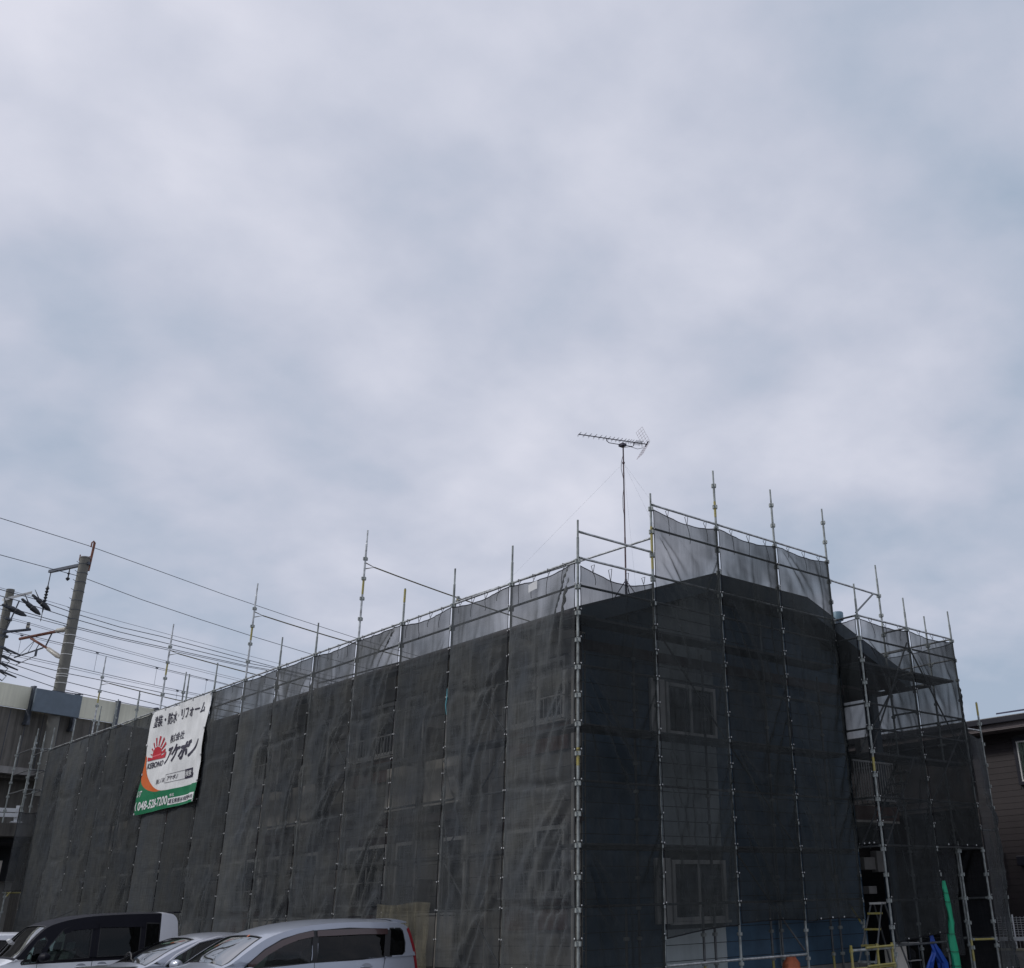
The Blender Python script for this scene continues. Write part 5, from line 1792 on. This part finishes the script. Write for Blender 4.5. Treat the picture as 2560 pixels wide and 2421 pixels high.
WL = {'the highest wire, passing over the top of the railway pole': [(-4.4, 17.36), (-.1, 17.36), (4.1, 17.2), (8.3, 17.03), (13, 16.92), (18.6, 16.85)],
      'the second highest wire, crossing just below the pole top': [(-4, 15.84), (-.1, 15.88), (3.2, 15.62), (6.9, 15.44), (10.8, 15.3), (15.2, 15.2)]}
for k, v in WL.items():
    wires('overhead_wire', k, [ext(v)], .015)
LOWW = [([(-1.6, 14.46), (.13, 14.40), (2.3, 14.36), (10.2, 14.26), (12.8, 14.24)], .012, WIREL, 'faint thin wire just above the bundle of four dark cables'),
        ([(-2.2, 14.4), (.1, 14.2), (2.4, 14.10), (4.7, 14.14), (10.3, 14.04), (12.7, 14.0)], .022, WIRE, 'upper dark cable of the bundle behind the tall posts'),
        ([(-2.9, 14.16), (-.3, 13.98), (2.4, 13.88), (4.7, 13.88), (10.3, 13.87), (12.7, 13.95)], .022, WIRE, 'second dark cable of the bundle behind the tall posts'),
        ([(-3.0, 13.78), (-.3, 13.66), (2.5, 13.62), (4.8, 13.66), (10.3, 13.72), (12.4, 13.82)], .022, WIRE, 'third dark cable of the bundle behind the tall posts'),
        ([(-.3, 13.58), (2.5, 13.55), (4.8, 13.58), (10.3, 13.66), (12.4, 13.76)], .018, WIRE, 'lowest dark cable of the bundle behind the tall posts'),
        ([(-2.3, 13.37), (.2, 13.24), (2.6, 13.14), (4.9, 13.06), (8.4, 13.0), (10.3, 12.97)], .012, WIREL, 'faint wire at the height of the reddish bracket arm'),
        ([(-2.3, 13.30), (.2, 13.17), (2.6, 13.05), (4.9, 12.97), (8.4, 12.9), (10.3, 12.87)], .012, WIREL, 'faint wire a hand below the one at the reddish bracket'),
        ([(-3, 12.86), (.2, 12.80), (2.7, 12.74), (5, 12.67), (8.4, 12.61), (9.6, 12.57)], .018, WIRE, 'messenger wire carrying the thin droppers'),
        ([(-3, 12.80), (.2, 12.72), (2.7, 12.65), (5, 12.60), (8.4, 12.56), (9.6, 12.54)], .012, WIREL, 'thin wire hugging the messenger wire from below'),
        ([(-3, 11.98), (.2, 11.93), (2.9, 11.87), (5.15, 11.83), (8, 11.82)], .016, WIRE, 'contact wire under the thin droppers'),
        ([(-3, 11.90), (.2, 11.84), (2.9, 11.78), (5.15, 11.75), (8, 11.75)], .012, WIREL, 'thin wire hugging the contact wire from below'),
        ([(-3, 11.74), (.2, 11.60), (2.9, 11.59), (5.2, 11.56), (7.5, 11.57)], .020, WIRE, 'dark cable next above the noise barrier cables'),
        ([(-2.6, 11.57), (-.2, 11.27), (3.0, 11.10), (5.8, 10.95)], .020, WIRE, 'dark cable falling towards the noise barrier'),
        ([(-2.6, 11.24), (-.3, 10.93), (1.1, 10.86), (3.8, 10.78)], .020, WIRE, 'lowest dark cable grazing the top of the noise barrier')]
for pts, r, m, lb in LOWW:
    wires('overhead_wire', lb, [ext(pts)], r * .75, m)
dr = MB()
for s_, z0, z1 in ((1.45, 12.76, 11.9), (4.8, 12.66, 11.82), (7.9, 12.6, 11.8), (11.5, 12.6, 11.8), (6.2, 11.8, 11.3), (-2.3, 12.8, 11.9)):
    dr.tube(V(s_, 0, z0), V(s_, 0, z1), .008, n=4)
    dr.tube(V(s_ - .06, 0, z0 - .02), V(s_ + .06, 0, z0 - .02), .035, n=5)
tag(dr.build('wire_droppers', WIREL), 'thin vertical droppers hanging between the railway wires', 'wire', 'overhead wires')
for nm, (y0, z0, y1, z1) in (('upper', (-.6, 6.40, 6, 6.25)), ('lower', (-.6, 6.18, 6, 6.1))):
    mb = MB()
    mb.path([(17.5, -9, 6.75 if nm == 'upper' else 6.6), (17.5, -3, z0 + .08), (17.5, y0, z0), (17.5, 3, z1), (17.5, 12, z1)], .009, 4)
    tag(mb.build('service_wire', WIREL), '%s of the two thin wires above the brown house roof' % nm, 'wire', 'overhead wires')

# ------------------------------------------------------------------ left background at street level
sp_ = thing('shop_front', 'dark low building with pale signs seen past the left end of the netting', 'building')
box('wall', TAUPE, sp_, -9, 1.6, 36.2, 36.6, 0, 3.2)
box('roof_beam', CONC, sp_, -9, 1.6, 33.0, 33.5, 4.70, 5.14)
box('canopy', DARK, sp_, -9, 1.6, 33.5, 36.6, 4.5, 4.68)
box('upper_wall', DARK, sp_, -9, 1.6, 36.0, 36.18, 3.25, 4.49)
box('sign_board', CREAMW, sp_, -.05, .52, 34.0, 34.06, 3.15, 3.9, bevel=.01)
box('sign_board', CREAMW, sp_, -.9, .5, 34.2, 34.26, 2.6, 2.98, bevel=.01)
box('brown_panel', BRICK, sp_, -4, .45, 34.3, 34.36, 2.2, 2.56)
for x in (-6, -3, 1.2):
    box('pillar', CONC, sp_, x, x + .4, 33.55, 33.95, 0, 4.5)
gr_ = thing('guard_rail', 'white double rail with a white post above a concrete beam at the left edge', 'railing')
for z in (5.33, 5.50):
    box('rail', WHT, gr_, -9, .35, 32.6, 32.68, z, z + .14, bevel=.01)
for x in (-6.6, -4.3, -2.0, .28):
    box('post', WHT, gr_, x, x + .1, 32.7, 32.8, 5.14, 5.75, bevel=.006)
box('foot', WHT, gr_, .18, .55, 32.62, 32.82, 5.146, 5.19)

# ------------------------------------------------------------------ the brown house on the right
nb = thing('brown_house', 'dark brown sided neighbouring house with grey roof and curtained window at right edge', 'house')
XN = 15.5
box('wall', WALLC, nb, XN + .06, XN + 8, -9, 9, 0, 5.6)
# siding boards face -x
board_rows('y', XN + .055, nb, -9, 9, .35, 5.62, .152, [(-1.0, .34, 4.26, 5.44, 'win')], [(99, NBW)], gap=.006, thick=.014, shear=.5)
box('soffit', NBS, nb, XN - .55, XN + .05, -9.5, 9.5, 5.63, 5.67)
box('gutter', NBD, nb, XN - .68, XN - .52, -9.5, 9.5, 5.79, 5.95, bevel=.015)
box('fascia', NBS, nb, XN - .56, XN - .52, -9.5, 9.5, 5.66, 5.79)
rfn = MB()
rfn.add([(XN - .62, -9.5, 5.96), (XN + 4.5, -9.5, 6.78), (XN + 4.5, 9.5, 6.78), (XN - .62, 9.5, 5.96), (XN + 9.6, -9.5, 5.96), (XN + 9.6, 9.5, 5.96)],
        [[0, 1, 2, 3], [1, 4, 5, 2], [0, 3, 5, 4], [0, 4, 1], [3, 2, 5]])
rfn.build('roof', NBR, nb)
for k in range(3):
    y0 = -3.4 + k * 1.5
    sl_ = (6.78 - 5.96) / 5.12
    x0, x1 = XN + .6, XN + 3.4
    MB().obox((x0, y0, 5.96 + sl_ * (x0 - XN + .62) + .06), (x1 - x0, 0, sl_ * (x1 - x0)), (0, 1.42, 0), (0, 0, .04)).build('solar_panel', SOLAR, nb)
wn = MB()
for y0, y1, z0, z1 in ((-1.0, .34, 5.36, 5.44), (-1.0, .34, 4.26, 4.34), (-1.0, -.92, 4.34, 5.36), (.26, .34, 4.34, 5.36)):
    wn.box(XN - .05, XN + .1, y0, y1, z0, z1)
wno = wn.build('window', NBD, nb)
wi = MB()
for y0, y1, z0, z1 in ((-.92, .26, 5.32, 5.357), (-.92, .26, 4.343, 4.38), (-.917, -.88, 4.38, 5.32), (.22, .257, 4.38, 5.32), (-.36, -.32, 4.38, 5.32)):
    wi.box(XN - .02, XN + .06, y0, y1, z0, z1)
wi.build('sash', ALU, wno)
box('pane', PANEC, wno, XN + .02, XN + .026, -.88, .22, 4.38, 5.32)
cu = MB()
for k in range(22):
    y0, y1 = -.9 + k * .052, -.9 + (k + 1) * .052
    d0, d1 = (.05, .075) if k % 2 else (.075, .05)
    cu.add([(XN + d0 - .012, y0, 4.36), (XN + d1 - .012, y1, 4.36), (XN + d1 - .012, y1, 5.34), (XN + d0 - .012, y0, 5.34)], [[0, 3, 2, 1]])
cu.build('curtain', CURT, wno)
MB().tube((XN - .06, 1.2, .1), (XN - .06, 1.18, 2.72), .04, n=8).build('downpipe', NBD, nb, smooth=True)
box('vent_hood', NBD, nb, XN - .12, XN + .04, .2, .72, 2.32, 2.56, bevel=.02)
fn = thing('mesh_fence', 'white wire mesh fence on a low block wall before the brown house', 'fence')
FX = 13.6
box('block_wall', PEBBLE, fn, FX - .06, FX + .06, -8, 3, 0, .45)
box('bottom_rail', WHT, fn, FX - .05, FX + .05, -8, 3, .66, .74)
box('cap_board', BEIGE, fn, FX - .07, FX + .07, -8, 3, .455, .50)
fm = MB()
for i in range(110):
    y = -8 + i * .1
    fm.box(FX - .003, FX + .003, y - .004, y + .004, .5, 1.18)
for z in np.arange(.80, 1.2, .05):
    fm.box(FX - .005, FX + .001, -8, 3, z - .004, z + .004)
fm.build('wire_mesh', WHT, fn)
for y in (-7.9, -5.9, -3.9, -1.9, .1, 2.1):
    MB().tube((FX, y, 0.45), (FX, y, 1.22), .02, n=8).build('post', WHT, fn)

# ------------------------------------------------------------------ the neighbourhood beyond, low on the horizon
for i, (x, y, w, d_, h, m) in enumerate(((-45, 40, 12, 9, 5.4, CREAMW), (-62, 22, 10, 12, 6, TAUPE), (26, 60, 14, 10, 6, CREAMW), (45, 25, 12, 10, 6.0, GREY), (40, -8, 10, 10, 5.6, TAUPE))):
    h_ = thing('far_house', ['cream house far left beyond the parking lot', 'taupe house at the far left edge', 'cream house behind the block', 'grey house behind the brown house', 'taupe house behind and right of the brown house'][i], 'house', 'houses beyond')
    box('wall', m, h_, x, x + w, y, y + d_, 0, h)
    q = MB()
    q.add([(x - .4, y - .4, h), (x + w + .4, y - .4, h), (x + w + .4, y + d_ + .4, h), (x - .4, y + d_ + .4, h), (x + w / 2, y - .4, h + 1.8), (x + w / 2, y + d_ + .4, h + 1.8)],
          [[0, 4, 5, 3], [1, 2, 5, 4], [0, 1, 4], [3, 5, 2], [0, 3, 2, 1]])
    q.build('roof', ROOFM, h_)
    for k in range(3):
        f = MB().box(x + 1 + k * 3.2, x + 2.6 + k * 3.2, y - .05, y + .02, 3.4, 4.5)
        f.build('window', DARK, h_)
